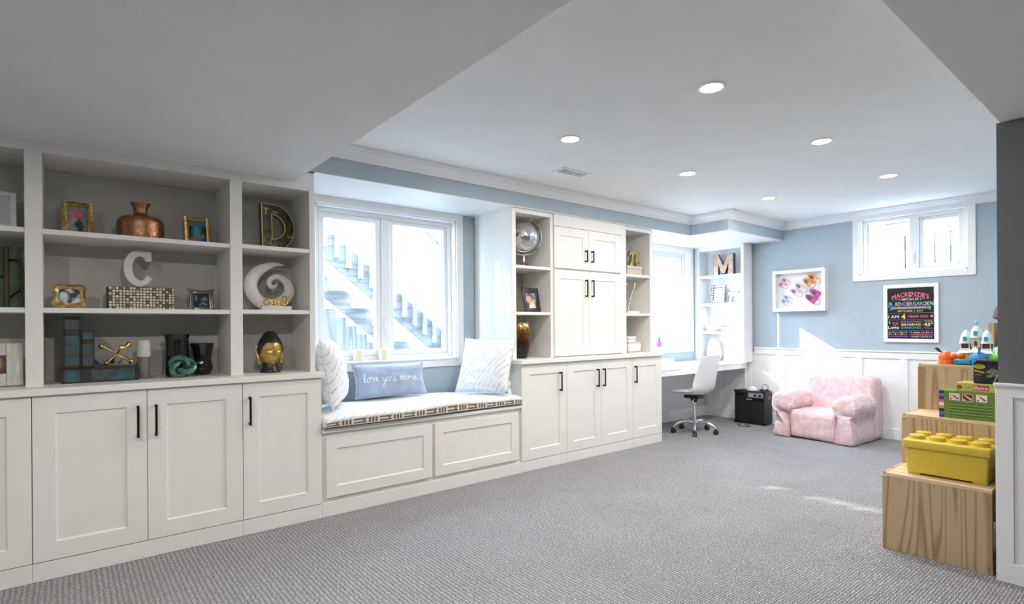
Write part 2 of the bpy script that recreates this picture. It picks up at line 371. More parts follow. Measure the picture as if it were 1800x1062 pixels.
def window(n, W, loc, rz, cw, label, mull, stool=True, open_left=0, skip_top=False):
    """W = opening (x0,x1,z0,z1) in local coords (wall face at y=0)"""
    x0, x1, z0, z1 = W; t = bpy.data.objects.new('window_%d' % n, None); COL.objects.link(t); t.location = loc; t.rotation_euler.z = rz; t['kind'] = 'structure'; t['label'] = label
    bm = bmesh.new(); zt = z1 + cw * (.85 if skip_top else 1)
    for a, b, c, d in ((x0 - cw, x0, z0 - cw, zt), (x1, x1 + cw, z0 - cw, zt), (x0, x1, z1, zt), (x0, x1, z0 - cw, z0)): bx(bm, a, b, -.018, -.0005, c, d, .002)
    obj('casing', bm, TRIM, t)
    bm = bmesh.new()
    for a, b, c, d in ((x0 - .001, x0 + .012, z0, z1), (x1 - .012, x1 + .001, z0, z1), (x0, x1, z1 - .012, z1 + .001), (x0, x1, z0 - .001, z0 + .012)): bx(bm, a, b, -.001, .24, c, d)
    obj('jamb', bm, TRIM, t)
    f = .035; xa, xb_, za, zb = x0 + .012, x1 - .012, z0 + .012, z1 - .012; bm = bmesh.new()
    for a, b, c, d in ((xa, xa + f, za, zb), (xb_ - f, xb_, za, zb), (xa + f, xb_ - f, za, za + f), (xa + f, xb_ - f, zb - f, zb)): bx(bm, a, b, .06, .13, c, d, .003)
    bx(bm, mull - .04, mull + .04, .058, .13, za + f, zb - f, .003)
    obj('frame', bm, VINYL, t)
    casement(t, xa + f, mull - .04, za + f, zb - f, .066, False, open_left, 'l', latches=(za + f + .16, zb - f - .12))
    casement(t, mull + .04, xb_ - f, za + f, zb - f, .075, True)
    hz = za + (zb - za) * .24
    bm = box(mull - .018, mull + .006, .046, .058, hz - .03, hz + .05, .004); bx(bm, mull - .014, mull + .001, .034, .047, hz - .07, hz + .03, .005, 2)
    obj('handle', bm, VINYL, t)
    if stool: obj('sill', box(x0 - .001, x1 + .001, -.03, .06, z0 - .004, z0 + .014, .003), TRIM, t)
    return t
window(1, (W1[0], W1[1], W1[2], W1[3]), (0, YW, 0), 0, .065, 'large white casement window over the window seat', 2.04)
window(2, W2, (0, YW, 0), 0, .065, 'large white casement window over the desk', 5.66)
window(3, (XB - XB - W3[1], -W3[0], W3[2], W3[3]), (XB, 0, 0), R(-90), .062, 'small high white window with one sash swung open', -1.78, False, 62)

# ------------------------------------------------------------------ recessed lights, vent
LENS = emit('lamp_lens', (1, .96, .90), 14.0)
def pot_light(x, y, z, label, watt):
    t = thing('recessed_light', label, 'ceiling light', (x, y, z), group='recessed ceiling lights')
    obj('trim_ring', lathe([(.052, -.0015), (.056, -.006), (.070, -.005), (.072, -.0005), (.052, -.0005)], 36), TRIM, t, True)
    obj('lens', lathe([(0, -.0035), (.0525, -.0035), (.0525, -.001), (0, -.001)], 32), LENS, t)
    l = bpy.data.lights.new('lamp', 'AREA'); l.shape = 'DISK'; l.size = .10; l.energy = watt; l.color = (1, .95, .88)
    o = bpy.data.objects.new('lamp', l); COL.objects.link(o); o.parent = t; o.location = (0, 0, -.012)
pot_light(2.52, 2.51, ZC, 'lit recessed light nearest the ceiling vent', POT_W)
pot_light(2.54, 1.525, ZC, 'largest lit recessed light, nearest the camera', POT_W)
pot_light(3.86, 1.53, ZC, 'lit recessed light on the partition side, second in its row', POT_W)
pot_light(3.83, 2.51, ZC, 'lit recessed light on the cabinet side, second in its row', POT_W)
pot_light(5.19, 1.55, ZC, 'lit recessed light closest to the small high window', POT_W)
pot_light(5.19, 2.53, ZC, 'lit recessed light nearest the desk bulkhead corner', POT_W)
for x, y, lb in ((-.75, 1.15, 'unseen fill light added in the lower ceiling beyond the bookcase end'), (.35, 1.15, 'unseen fill light added in the lower ceiling above the viewer')):
    pot_light(x, y, ZL, lb, FILL_W)  # added lamps, out of view, that brighten the bookcase side of the room
t = thing('ceiling_vent', 'white louvred air vent in the ceiling by the crown moulding', 'air vent', (3.085, 3.05, ZC))
bm = bmesh.new()
for a, b, c, d in ((-.155, .155, -.065, -.045), (-.155, .155, .045, .065), (-.155, -.125, -.045, .045), (.125, .155, -.045, .045), (-.048, -.036, -.045, .045), (.036, .048, -.045, .045)): bx(bm, a, b, c, d, -.006, -.0005, .001)
obj('frame', bm, TRIM, t); obj('backing', box(-.126, .126, -.046, .046, -.0015, -.0005), DARK, t)
for x in (-.11, -.098, -.086, -.074, -.062, -.022, -.01, .002, .014, .026, .062, .074, .086, .098, .11): obj('slat', box(x - .002, x + .002, -.045, .045, -.0055, -.004), TRIM, t)

# ------------------------------------------------------------------ built-in cabinets
def handle(par, x, z0, z1, y, r=.0055):
    bm = box(x - r, x + r, y - .034, y - .024, z0, z1, .0015)
    for zz in (z0 + .008, z1 - .008): bx(bm, x - r, x + r, y - .025, y + .001, zz - .007, zz + .007, .001)
    return obj('handle', bm, BLACK, par)
def base_cabinet(x0, x1, doors, label, yb=YW - .012):
    t = thing('base_cabinet', label, 'cabinet', (x0, YF, 0), group='white base cabinets'); L = (-x0, -YF, 0)
    g = .0006
    obj('body', box(x0 + g, x1 - g, YF + .021, yb, .09, .8845), WHITE, t, off=L)
    obj('toe_kick', box(x0 + g, x1 - g, YF + .002, YF + .03, .001, .0885, .001), WHITE, t, off=L)
    for a, b, hx in doors:
        d = obj('door', shaker(a + .0016, b - .0016, .0925, .8825, YF, fr=.085), WHITE, t, off=L)
        if hx: handle(d, hx - x0, .638, .803, 0)
    return t
base_cabinet(-.83, -.131, [(-.83, -.48, None), (-.48, -.131, -.44)], 'white base cabinet at the end nearest the viewer, cut by the picture edge')
base_cabinet(-.131, .788, [(-.131, .326, .285), (.326, .788, .364)], 'wide two-door white base cabinet below the books and black vases')
base_cabinet(.788, 1.245, [(.788, 1.245, .823)], 'single-door white base cabinet below the golden head, next to the window seat')
base_cabinet(2.885, 3.40, [(2.885, 3.40, 3.316)], 'single-door white base cabinet just past the window seat')
base_cabinet(3.40, 4.30, [(3.40, 3.845, 3.788), (3.845, 4.30, 3.872)], 'two-door white base cabinet in the middle of the second run')
base_cabinet(4.30, 4.77, [(4.30, 4.77, 4.333)], 'single-door white base cabinet next to the desk')
tag(obj('worktop', box(-.84, 1.262, YF - .022, YW - .012, .8855, .9195, .003), WHITE, smooth=False), 'white worktop under the tall bookcases by the window seat', 'worktop')
tag(obj('worktop', box(2.868, 4.79, YF - .022, YW - .012, .8855, .9195, .003), WHITE), 'white worktop of the second cabinet run beside the desk', 'worktop')
def bookcase(x0, x1, shelves, label, sl=.033, sr=.033, ztop=2.075, yback=3.94, z0=.920, z1=ZN - .0065):
    t = thing('bookcase', label, 'bookcase', (x0, YU, z0), group='white built-in bookcases'); L = (-x0, -YU, -z0); g = .00008
    obj('side_panel', box(x0 + g, x0 + sl, YU, YW - .012, z0, z1), WHITE, t, off=L)
    obj('side_panel', box(x1 - sr, x1 - g, YU, YW - .012, z0, z1), WHITE, t, off=L)
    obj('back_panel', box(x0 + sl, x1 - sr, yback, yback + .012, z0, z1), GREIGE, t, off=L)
    obj('top_rail', box(x0 + sl, x1 - sr, YU, yback, ztop, z1, .001), WHITE, t, off=L)
    for z in shelves: obj('shelf', box(x0 + sl, x1 - sr, YU + .004, yback, z - .025, z, .0015), WHITE, t, off=L)
    return t
SH1, SH2 = 1.698, 1.308
bookcase(-.83, -.123, (SH1, SH2), 'white bookcase cut off by the picture edge, nearest the viewer')
bookcase(-.123, .784, (SH1, SH2), 'wide white bookcase holding the copper vase and letter C')
bookcase(.784, 1.245, (SH1 + .005, SH2 + .003), 'narrow white bookcase holding the letter D and white spiral', sr=.031)
SR1, SR2 = 1.715, 1.32
bookcase(2.885, 3.352, (SR1, SR2), 'narrow open bookcase holding the globe', sl=.04, sr=.034, ztop=2.155)
bookcase(4.285, 4.775, (SR1, SR2), 'narrow open bookcase holding the pi symbol', sl=.063, sr=.044, ztop=2.155)
t = thing('wall_cabinet', 'white four-door upper cabinet between the two open bookcases', 'cabinet', (3.353, YU, .92)); L = (-3.353, -YU, -.92)
obj('body', box(3.3535, 4.2845, YU + .008, YW - .012, .92, ZN - .0065), WHITE, t, off=L)
obj('top_panel', box(3.3535, 4.2845, YU - .012, YU + .008, 2.09, ZN - .0065, .001), WHITE, t, off=L)
for a, b, c, d, hx, h0, h1 in ((3.355, 3.793, 1.716, 2.086, 3.747, 1.787, 1.897), (3.796, 4.245, 1.716, 2.086, 3.832, 1.787, 1.897), (3.355, 3.793, .928, 1.70, 3.747, 1.465, 1.625), (3.796, 4.245, .928, 1.70, 3.832, 1.465, 1.625)):
    dd = obj('door', shaker(a, b, c, d, YU - .014, fr=.075), WHITE, t, off=L); handle(dd, hx - 3.353, h0 - .92, h1 - .92, -.014)
obj('filler', box(4.247, 4.2845, YU - .012, YU + .008, .922, 2.089, .001), WHITE, t, off=L)
# window seat
t = thing('window_seat', 'white window seat bench with two panelled drawer fronts', 'bench', (1.245, YF, 0)); L = (-1.245, -YF, 0)
obj('body', box(1.2455, 2.8845, YF + .024, YW - .012, .09, .53), WHITE, t, off=L)
obj('toe_kick', box(1.2455, 2.8845, YF + .002, YF + .03, .001, .0885, .001), WHITE, t, off=L)
obj('seat_board', box(1.2455, 2.8845, YF - .004, YW - .012, .53, .556, .003), WHITE, t, off=L)
for a, b in ((1.272, 2.044), (2.068, 2.852)): obj('drawer', shaker(a, b, .117, .497, YF, t=.024, fr=.07), WHITE, t, off=L)

# ================================================================== outside the windows
GROUND = pm('pale_gravel', (.38, .38, .38), 1, var=.15, scale=25, bmp=.3)
struct('ground_outside', box(-8, 16, 4.36, 16, .15, .35), GROUND, 'pale ground outside the windows')
t = thing('garden_stair', 'weathered wooden garden stair seen through the window seat window', 'staircase', (1.0, 4.9, .35)); L = (-1.0, -4.9, -.35)
SLP = -.78; TREADM = pm('pale_tread', (.62, .61, .58), .9, var=.1, scale=12, stretch=(.1, 1, 1))
def slope(x0, x1, zb, th, y0, y1):
    zf = lambda x: zb + SLP * (x - 1.896)
    bm = bmesh.new(); vs = [(x, y, zf(x) + h) for x in (x0, x1) for y in (y0, y1) for h in (0, th)]
    v = [bm.verts.new(q) for q in vs]
    for q in ((0, 1, 3, 2), (4, 6, 7, 5), (0, 4, 5, 1), (2, 3, 7, 6), (0, 2, 6, 4), (1, 5, 7, 3)): bm.faces.new([v[i] for i in q])
    return bm
obj('stringer', slope(.2, 3.6, 1.80, .29, 5.0, 5.05), OUTWX, t, off=L); obj('stringer', slope(.2, 3.6, 1.76, .26, 5.95, 6.0), OUTWX, t, off=L)
obj('handrail', slope(.2, 3.6, 2.95, .09, 4.94, 5.03), OUTWX, t, off=L)
x = .3
while x < 3.5:
    z = 1.80 + SLP * (x - 1.896) + .13; obj('tread', box(x - .02, x + .25, 5.05, 5.95, z - .04, z, .003), TREADM, t, off=L); x += .245
x = .45
while x < 3.6:
    zb = 1.80 + SLP * (x - 1.896); obj('baluster', box(x - .02, x + .02, 4.955, 4.998, zb + .08, zb + 1.22, .002), OUTW, t, off=L); x += .115
x = -1.6
while x < 3.3:
    zt_ = min(3.4, 1.755 + SLP * (x + .125 - 1.896))
    if zt_ > .6: obj('skirt_board', box(x, x + .122, 6.01, 6.03, .35, zt_, .002), OUTW, t, off=L)
    x += .155 if .70 < x < 1.2 else .124
obj('post', box(3.56, 3.66, 4.93, 5.03, .35, 1.8, .004), OUTW, t, off=L)
t = thing('garden_fence', 'tall weathered board fence behind the garden stair', 'fence', (0, 7.4, .35))
for z in (.5, 1.9): obj('rail', box(-3, 9, .03, .08, z, z + .09), OUTWX, t)
me = None
for k in range(64):
    x = -2.9 + k * .185
    if me is None:
        o = obj('board', box(0, .165, 0, .025, .05, 2.45, .003), OUTW, t); me = o.data; o.location.x = x
    else:
        o = bpy.data.objects.new('board', me); COL.objects.link(o); o.parent = t; o.location = (x, 0, random.uniform(-.015, .015))
# neighbour's pale block wall beyond the small high window
BRK = [pm('pale_block_%d' % k, c, .9, var=.06, scale=30, bmp=.3) for k, c in enumerate(((.24, .225, .22), (.205, .20, .20), (.255, .24, .235), (.22, .20, .19)))]
MORT = pm('pale_mortar', (.10, .095, .095), 1)
struct('ground_side', box(XB + .25, 12, -4, 4.35, .8, 1.1), GROUND)
wl = struct('wall_neighbour', box(9.02, 9.2, -1.0, 4.0, 1.0, 5.2), MORT, 'pale block wall of the neighbouring house')
meshes = []
for mt in BRK:
    q = obj('brick', box(-.02, .0, -.205, .205, -.092, .092, .006), mt); meshes.append(q.data); bpy.data.objects.remove(q)
for r in range(11):
    for c in range(12):
        y = -.9 + c * .425 + (r % 2) * .21; z = 2.1 + r * .197
        if y > 3.75: continue
        o = bpy.data.objects.new('brick', random.choice(meshes)); COL.objects.link(o); o.parent = wl; o.location = (9.02, y, z)
t = thing('picket_fence', 'low pale board fence against the neighbouring wall', 'fence', (8.85, -.6, 1.1))
q = obj('board', box(-.012, .012, -.075, .075, 0, 1.42, .003), pm('pale_board', (.19, .185, .18), .9, var=.12, scale=8, stretch=(1, 1, .1)), t); q.location = (0, 0, 0)
for k in range(1, 27):
    o = bpy.data.objects.new('board', q.data); COL.objects.link(o); o.parent = t; o.location = (0, k * .165, random.uniform(-.02, .02))

# ================================================================== window seat textiles
def cushion_top():
    mt, nt, b = nodes_of('quilted_white_fabric'); v = coords(nt); wv = N(nt, 'TexWave', Scale=9.0, Distortion=1.0); wv.inputs['Detail Scale'].default_value = 3
    mp = N(nt, 'Mapping'); mp.inputs['Rotation'].default_value = (0, 0, R(52)); nt.links.new(v, mp.inputs[0]); nt.links.new(mp.outputs[0], wv.inputs['Vector'])
    rp = ramp(nt, [(0, (.50, .54, .60)), (.10, (.80, .81, .83)), (1, (.83, .84, .86))]); nt.links.new(wv.outputs['Fac'], rp.inputs[0])
    nt.links.new(rp.outputs[0], b.inputs['Base Color']); b.inputs['Roughness'].default_value = .95; bump(nt, b, wv.outputs['Fac'], .12, .005); return mt
t = thing('seat_cushion', 'long white seat cushion with brown interlocking border on the window seat', 'cushion', (2.065, YF - .02, .557))
nx, ny = 60, 14; bm = bmesh.new(); g = []
hw, dp = .813, .635
def ctop(x, y): return .088 + .006 * sin(x * 4.1 + 1) + .004 * sin(x * 9) - .012 * (abs(2 * y / dp - 1) ** 6) - .010 * (abs(x / hw) ** 14) + .004 * sin(y * 11)
rings = []
for i in range(nx + 1):
    x = -hw + 2 * hw * i / nx; sag = .012 * (1 - (x / hw) ** 2); yfr = .012 * sin(x * 3)
    ring = [(x, .01 + yfr, .003)]
    ring += [(x, -.004 + yfr, .02), (x, -.004 + yfr, ctop(x, 0) - .014), (x, .012 + yfr, ctop(x, .0))]
    ring += [(x, dp * k / ny + yfr * (1 - k / ny), ctop(x, dp * k / ny)) for k in range(1, ny)] + [(x, dp, ctop(x, dp) - .012), (x, dp, .003)]
    rings.append(ring)
obj('cover', loft(rings), cushion_top(), t, 'all')
P = Print(0)
TILE = ['..............|.........', '.bbbbbbbbbbb..|bb.bb.bb.', '.bbbbbbbbbbb..|bb.bb.bb.', '.........bb...|bb.bb.bb.', '.........bb...|bb.bb.bb.', '.bbbbbbbbbbb..|bb.bb.bb.', '.bbbbbbbbbbb..|bb.bb.bb.', '..............|.........']
TILE = [r.replace('|', '') for r in TILE]
pal = {'b': '#6f655c', '.': '#d9cfc2'}; nt_ = 9; cells = nt_ * len(TILE[0])
for i in range(cells):
    xa, xb_ = -hw + 2 * hw * i / cells, -hw + 2 * hw * (i + 1) / cells
    for r in range(8):
        ch = TILE[r][i % len(TILE[0])]
        def pt(x, f): return (x, -.0052 + .012 * sin(x * 3), .014 + (ctop(x, 0) - .018 - .014) * f)
        try: f = P.bm.faces.new([P.bm.verts.new(pt(*q)) for q in ((xa, 1 - (r + 1) / 8), (xb_, 1 - (r + 1) / 8), (xb_, 1 - r / 8), (xa, 1 - r / 8))])
        except ValueError: continue
        for l in f.loops: l[P.cl] = (*lin(pal[ch]), 1)
P.build('border_print', t, INKF)
PIPE = pm('dark_piping', (.10, .095, .09), .9)
obj('piping', tube([(-hw + 2 * hw * i / 60, -.002 + .012 * sin((-hw + 2 * hw * i / 60) * 3), ctop(-hw + 2 * hw * i / 60, 0) - .011) for i in range(61)], .0028, 6), pm('white_piping', (.75, .75, .76), .9), t, True)
obj('lower_piping', tube([(-hw + 2 * hw * i / 60, .002 + .012 * sin((-hw + 2 * hw * i / 60) * 3), .008) for i in range(61)], .004, 6), PIPE, t, True)

def pillow_fn(wd, ht, th, seed=0):
    def P_(u, v, side):
        x = wd / 2 * u * (1 - .07 * (1 - v * v) * u * u); z = ht / 2 * v * (1 - .07 * (1 - u * u) * v * v)
        b = max(0, (1 - abs(u) ** 2.6)) ** .55 * max(0, (1 - abs(v) ** 2.6)) ** .55
        wr = noise.noise((x * 9 + seed, z * 9, side * 3)) * .16 + noise.noise((x * 22, z * 22 + seed, side)) * .07 + noise.noise((x * 6 + z * 30 + seed, z * 8, side)) * .10
        y = -side * th / 2 * b * (1 + wr)
        return Vector((x, y, z))
    return P_
def pillow(parent, wd, ht, th, mat, seed=0, n=22, piping=None):
    fn = pillow_fn(wd, ht, th, seed); bm = bmesh.new()
    for side in (1, -1):
        gr = [[bm.verts.new(fn(-1 + 2 * i / n, -1 + 2 * j / n, side)) for j in range(n + 1)] for i in range(n + 1)]
        for i in range(n):
            for j in range(n): bm.faces.new([gr[i][j], gr[i + 1][j], gr[i + 1][j + 1], gr[i][j + 1]])
    bmesh.ops.remove_doubles(bm, verts=bm.verts, dist=1e-4)
    obj('cover', bm, mat, parent, 'all')
    if piping:
        e = [fn(-1 + 2 * k / 16, -1, 1) for k in range(16)] + [fn(1, -1 + 2 * k / 16, 1) for k in range(16)] + [fn(1 - 2 * k / 16, 1, 1) for k in range(16)] + [fn(-1, 1 - 2 * k / 16, 1) for k in range(16)]
        obj('piping', tube(e, .0045, 6, closed=True), piping, parent, True)
    return fn
def patt_fabric(name, base, ink, rot, sc):
    mt, nt, b = nodes_of(name); v = coords(nt); vo = N(nt, 'TexWave', Scale=sc, Distortion=1.6); mp = N(nt, 'Mapping'); mp.inputs['Rotation'].default_value = (0, rot, 0)
    nt.links.new(v, mp.inputs[0]); nt.links.new(mp.outputs[0], vo.inputs['Vector']); vo.inputs['Detail Scale'].default_value = 3
    nd = N(nt, 'TexNoise', Scale=26.0); nt.links.new(v, nd.inputs['Vector']); rd = ramp(nt, [(.44, (1, 1, 1)), (.52, (0, 0, 0))]); nt.links.new(nd.outputs['Fac'], rd.inputs[0])
    rl = ramp(nt, [(0, (0, 0, 0)), (.015, (0, 0, 0)), (.05, (1, 1, 1))]); nt.links.new(vo.outputs['Fac'], rl.inputs[0])
    mxl = N(nt, 'MixRGB', blend_type='LIGHTEN'); mxl.inputs[0].default_value = 1; nt.links.new(rl.outputs[0], mxl.inputs[1]); nt.links.new(rd.outputs[0], mxl.inputs[2])
    rp = ramp(nt, [(0, ink), (1, base)]); nt.links.new(mxl.outputs[0], rp.inputs[0]); nt.links.new(rp.outputs[0], b.inputs['Base Color'])
    b.inputs['Roughness'].default_value = .95; nz = N(nt, 'TexNoise', Scale=60.0); nt.links.new(v, nz.inputs['Vector']); bump(nt, b, nz.outputs['Fac'], .25, .006); return mt
PFAB = patt_fabric('white_sketch_fabric', (.80, .81, .83), (.36, .40, .48), R(-35), 9)
WP = pm('pale_piping', (.68, .72, .78), .9)
t = thing('throw_pillow', 'white sketch-patterned pillow propped beside the bookcase end', 'pillow', (1.425, 3.76, .863), R(62), R(-10), group='pillows on the window seat')
pillow(t, .46, .47, .20, PFAB, 3, piping=WP); rest(t, .6565)
t = thing('throw_pillow', 'white sketch-patterned pillow leaning on the globe bookcase side', 'pillow', (2.70, 3.69, .853), R(-64), R(-22), group='pillows on the window seat')
pillow(t, .48, .47, .17, PFAB, 8, piping=WP); obj('care_tag', box(.225, .25, -.001, .001, -.17, -.13), TRIM, t); rest(t, .6565)
t = thing('lumbar_pillow', 'blue-grey velvet pillow embroidered love you more', 'pillow', (1.975, 3.965, .768), R(-6), R(-20), group='pillows on the window seat')
fn = pillow_fn(.585, .265, .115, 5)
pillow(t, .585, .265, .115, pm('blue_velvet', (.30, .36, .47), .85, var=.10, scale=14, sheen=.7, bmp=.25, bscale=18), 5, piping=pm('velvet_piping', (.42, .48, .58), .8))
# cursive embroidery as strokes (unit: x-height 1), laid on the pillow surface
STR = {'l': ([(0, .1), (.25, .7), (.45, 1.7), (.35, 2.1), (.15, 1.9), (.12, .8), (.2, .1), (.45, 0), (.7, .2)], .7),
       'o': ([(.0, .2), (.1, .7), (.4, 1), (.15, .8), (.05, .35), (.3, 0), (.6, .25), (.62, .75), (.4, 1), (.6, .85), (.95, .9)], .95),
       'v': ([(.0, .9), (.12, .95), (.25, .3), (.35, 0), (.55, .5), (.6, 1), (.8, .85)], .8),
       'e': ([(.0, .35), (.35, .5), (.5, .8), (.3, 1), (.1, .7), (.12, .2), (.4, 0), (.75, .3)], .75),
       'y': ([(.0, .8), (.1, 1), (.15, .3), (.4, .05), (.65, .4), (.7, 1), (.65, 0), (.5, -1), (.2, -1.2), (.15, -.8), (.6, -.1), (.95, .4)], .95),
       'u': ([(.0, .6), (.12, 1), (.15, .3), (.35, .0), (.6, .3), (.68, 1), (.68, .3), (.85, .05), (1.05, .3)], 1.05),
       'm': ([(.0, .5), (.12, 1), (.16, 0), (.3, .8), (.48, .95), (.52, 0), (.68, .85), (.85, .95), (.9, .2), (1.1, .1), (1.3, .4)], 1.3),
       'r': ([(.0, .3), (.2, 1), (.3, .8), (.55, .85), (.55, .2), (.8, .1), (1.0, .35)], 1.0)}
THREAD = pm('white_thread', (.86, .87, .88), .8); bm = bmesh.new(); xh = .041; cur = -.235
def crom(p_, n=5):
    out = []; q = [p_[0]] + p_ + [p_[-1]]
    for i in range(1, len(q) - 2):
        for k in range(n):
            s_ = k / n; out.append(tuple(.5 * (2 * q[i][d] + (q[i + 1][d] - q[i - 1][d]) * s_ + (2 * q[i - 1][d] - 5 * q[i][d] + 4 * q[i + 1][d] - q[i + 2][d]) * s_ ** 2 + (3 * q[i][d] - q[i - 1][d] - 3 * q[i + 1][d] + q[i + 2][d]) * s_ ** 3) for d in range(len(q[0]))))
    return out + [p_[-1]]
for ch in 'love you more':
    if ch == ' ': cur += .024; continue
    pts, adv = STR[ch]
    vv = []
    for px, pz in crom(pts):
        u_, v_ = (cur + px * xh * .95) / .2925, (-.022 + pz * xh * .85) / .1325
        q = fn(max(-.98, min(.98, u_)), max(-.98, min(.98, v_)), 1); q.y -= .0012; vv.append(q)
    tube(vv, .0022, 6, bm); cur += adv * xh * .95
obj('embroidery', bm, THREAD, t, True); rest(t, .6565)
for nm, x, lb in (('pillar_candle', 1.78, 'cream candle on the window sill beside the white pillow'), ('pillar_candle', 1.995, 'cream candle on the window sill under the mullion')):
    t = thing(nm, lb, 'candle', (x, 4.128, .9345), group='candles on the window sill')
    obj('wax', lathe([(0, 0), (.036, 0), (.0375, .003), (.0375, .085), (.034, .088), (.03, .082), (0, .08)], 28), CREAM, t, True)
    obj('wick', lathe([(.0015, .079), (.0012, .092)], 6), BPLA, t)

# ================================================================== desk corner
t = thing('desk', 'white built-in desk running under the second window to the end wall', 'desk', (4.772, 3.5, 0)); L = (-4.772, -3.5, 0)
obj('top', box(4.792, XB - .036, 3.5, YW - .002, .712, .737, .004), TRIM, t, off=L)
obj('apron', box(4.792, XB - .036, 3.505, 3.525, .655, .7118, .002), TRIM, t, off=L)
obj('support_panel', box(XB - .062, XB - .036, 3.512, 3.53, .001, .6548, .002), TRIM, t, off=L)
obj('support_cleat', box(4.792, XB - .036, YW - .04, YW - .004, .66, .7118, .002), TRIM, t, off=L)
obj('rear_leg', box(4.795, 4.84, 3.512, 3.56, .001, .6548, .002), TRIM, t, off=L)
t = thing('desk_hutch', 'white open shelf unit standing on the desk against the end wall', 'bookcase', (6.4, 3.432, .738)); Lh = (-6.4, -3.432, -.738)
HX, HY0, HY1 = 6.4, 3.434, 4.106
obj('side_panel', box(HX, XB - .036, HY0, HY0 + .034, .739, ZN - .0065, .0015), TRIM, t, off=Lh)
obj('side_panel', box(HX, XB - .036, HY1 - .07, HY1, .739, ZN - .0065, .0015), TRIM, t, off=Lh)
obj('back_panel', box(XB - .048, XB - .036, HY0 + .034, HY1 - .07, .739, ZN - .0065), TRIM, t, off=Lh)
obj('top_rail', box(HX, XB - .048, HY0 + .034, HY1 - .07, 2.145, ZN - .0065, .001), TRIM, t, off=Lh)
HS = (1.827, 1.472, 1.118)
for z in HS: obj('shelf', box(HX + .003, XB - .048, HY0 + .034, HY1 - .07, z - .03, z, .0015), TRIM, t, off=Lh)

# swivel chair: moulded shell on a chrome five-star base
t = thing('swivel_chair', 'white moulded shell desk chair on chrome base with casters', 'chair', (5.43, 3.50, 0), R(182))
prof = [(-.235, .455), (-.20, .442), (-.10, .430), (.02, .428), (.11, .442), (.165, .485), (.195, .56), (.218, .66), (.238, .76), (.255, .84), (.262, .872)]
pr = crom(prof, 4); wid = lambda s_: .225 + .012 * sin(pi * s_) - .05 * max(0, s_ - .55) / .45 - .015 * max(0, .15 - s_) / .15
bm = bmesh.new(); nn = 18; gr = []
for i, (py, pz) in enumerate(pr):
    s_ = i / (len(pr) - 1); row = []
    for k in range(nn + 1):
        u_ = -1 + 2 * k / nn; a = abs(u_) ** 2.4; seat = max(0, 1 - abs(s_ - .30) / .42)
        lift = .055 * seat + .02 * max(0, s_ - .6); fwd = .075 * max(0, min(1, (s_ - .35) / .25)) * (1 - .35 * max(0, s_ - .7) / .3)
        row.append(bm.verts.new((u_ * wid(s_), py - fwd * a, pz + lift * a - (.018 * a if s_ > .97 else 0))))
    gr.append(row)
for i in range(len(gr) - 1):
    for k in range(nn): bm.faces.new([gr[i][k], gr[i][k + 1], gr[i + 1][k + 1], gr[i + 1][k]])
obj('shell', bm, SHELL, t, 'all', mods=(('SOLIDIFY', dict(thickness=.011, offset=0)), ('SUBSURF', dict(levels=1, render_levels=1))))
bm = bmesh.new(); fl = []
for i in range(9):
    for k in range(9):
        u_, v_ = -1 + k / 4, -1 + i / 4; fl.append(bm.verts.new((u_ * .175, -.07 + v_ * .15, .446 + .028 * (1 - u_ ** 4) ** .5 * (1 - v_ ** 4) ** .5 + .03 * abs(u_) ** 3)))
for i in range(8):
    for k in range(8): bm.faces.new([fl[i * 9 + k], fl[i * 9 + k + 1], fl[i * 9 + k + 10], fl[i * 9 + k + 9]])
obj('seat_pad', bm, pm('pale_grey_leather', (.60, .58, .57), .5), t, 'all', mods=(('SOLIDIFY', dict(thickness=.012, offset=-1)),))
obj('mechanism', box(-.07, .07, -.09, .09, .385, .418, .01, 2), BPLA, t); obj('cover_cup', lathe([(.028, .34), (.034, .362), (.05, .386)], 20), BPLA, t, True)
obj('gas_lift', lathe([(.0135, .24), (.0135, .345)], 18), CHROME, t, True); obj('column', lathe([(.024, .085), (.025, .095), (.0235, .24), (.0, .241)], 20), CHROME, t, True)
obj('lever', tube([(.03, .02, .375), (.11, .05, .37), (.16, .08, .352)], .006, 8), TRIM, t, True)
for k in range(5):
    a = 2 * pi * k / 5 + .55; ca, sa = cos(a), sin(a)
    obj('base_arm', tube([(ca * r_, sa * r_, z_) for r_, z_ in ((.0, .105), (.06, .125), (.13, .125), (.19, .105), (.225, .075), (.235, .06))], [.022, .019, .016, .014, .012, .010], 10), CHROME, t, True)
    bm = bmesh.new(); tx, ty = ca * .235, sa * .235; px_, py_ = -sa, ca
    for s_ in (-1, 1):
        lathe([(0, -.009), (.022, -.009), (.026, -.005), (.026, .005), (.022, .009), (0, .009)], 20, bm)
    vs = list(bm.verts); h = len(vs) // 2
    for j, v in enumerate(vs):
        sgn = -1 if j < h else 1; x_, y_, z_ = v.co; q = Vector((px_, py_, 0)) * (z_ + sgn * .013) + Vector((ca, sa, 0)) * x_ + Vector((0, 0, 1)) * y_
        v.co = q + Vector((tx, ty, .0265))
    bx(bm, tx - .016, tx + .016, ty - .016, ty + .016, .03, .064, .006)
    obj('caster', bm, BPLA, t, True)

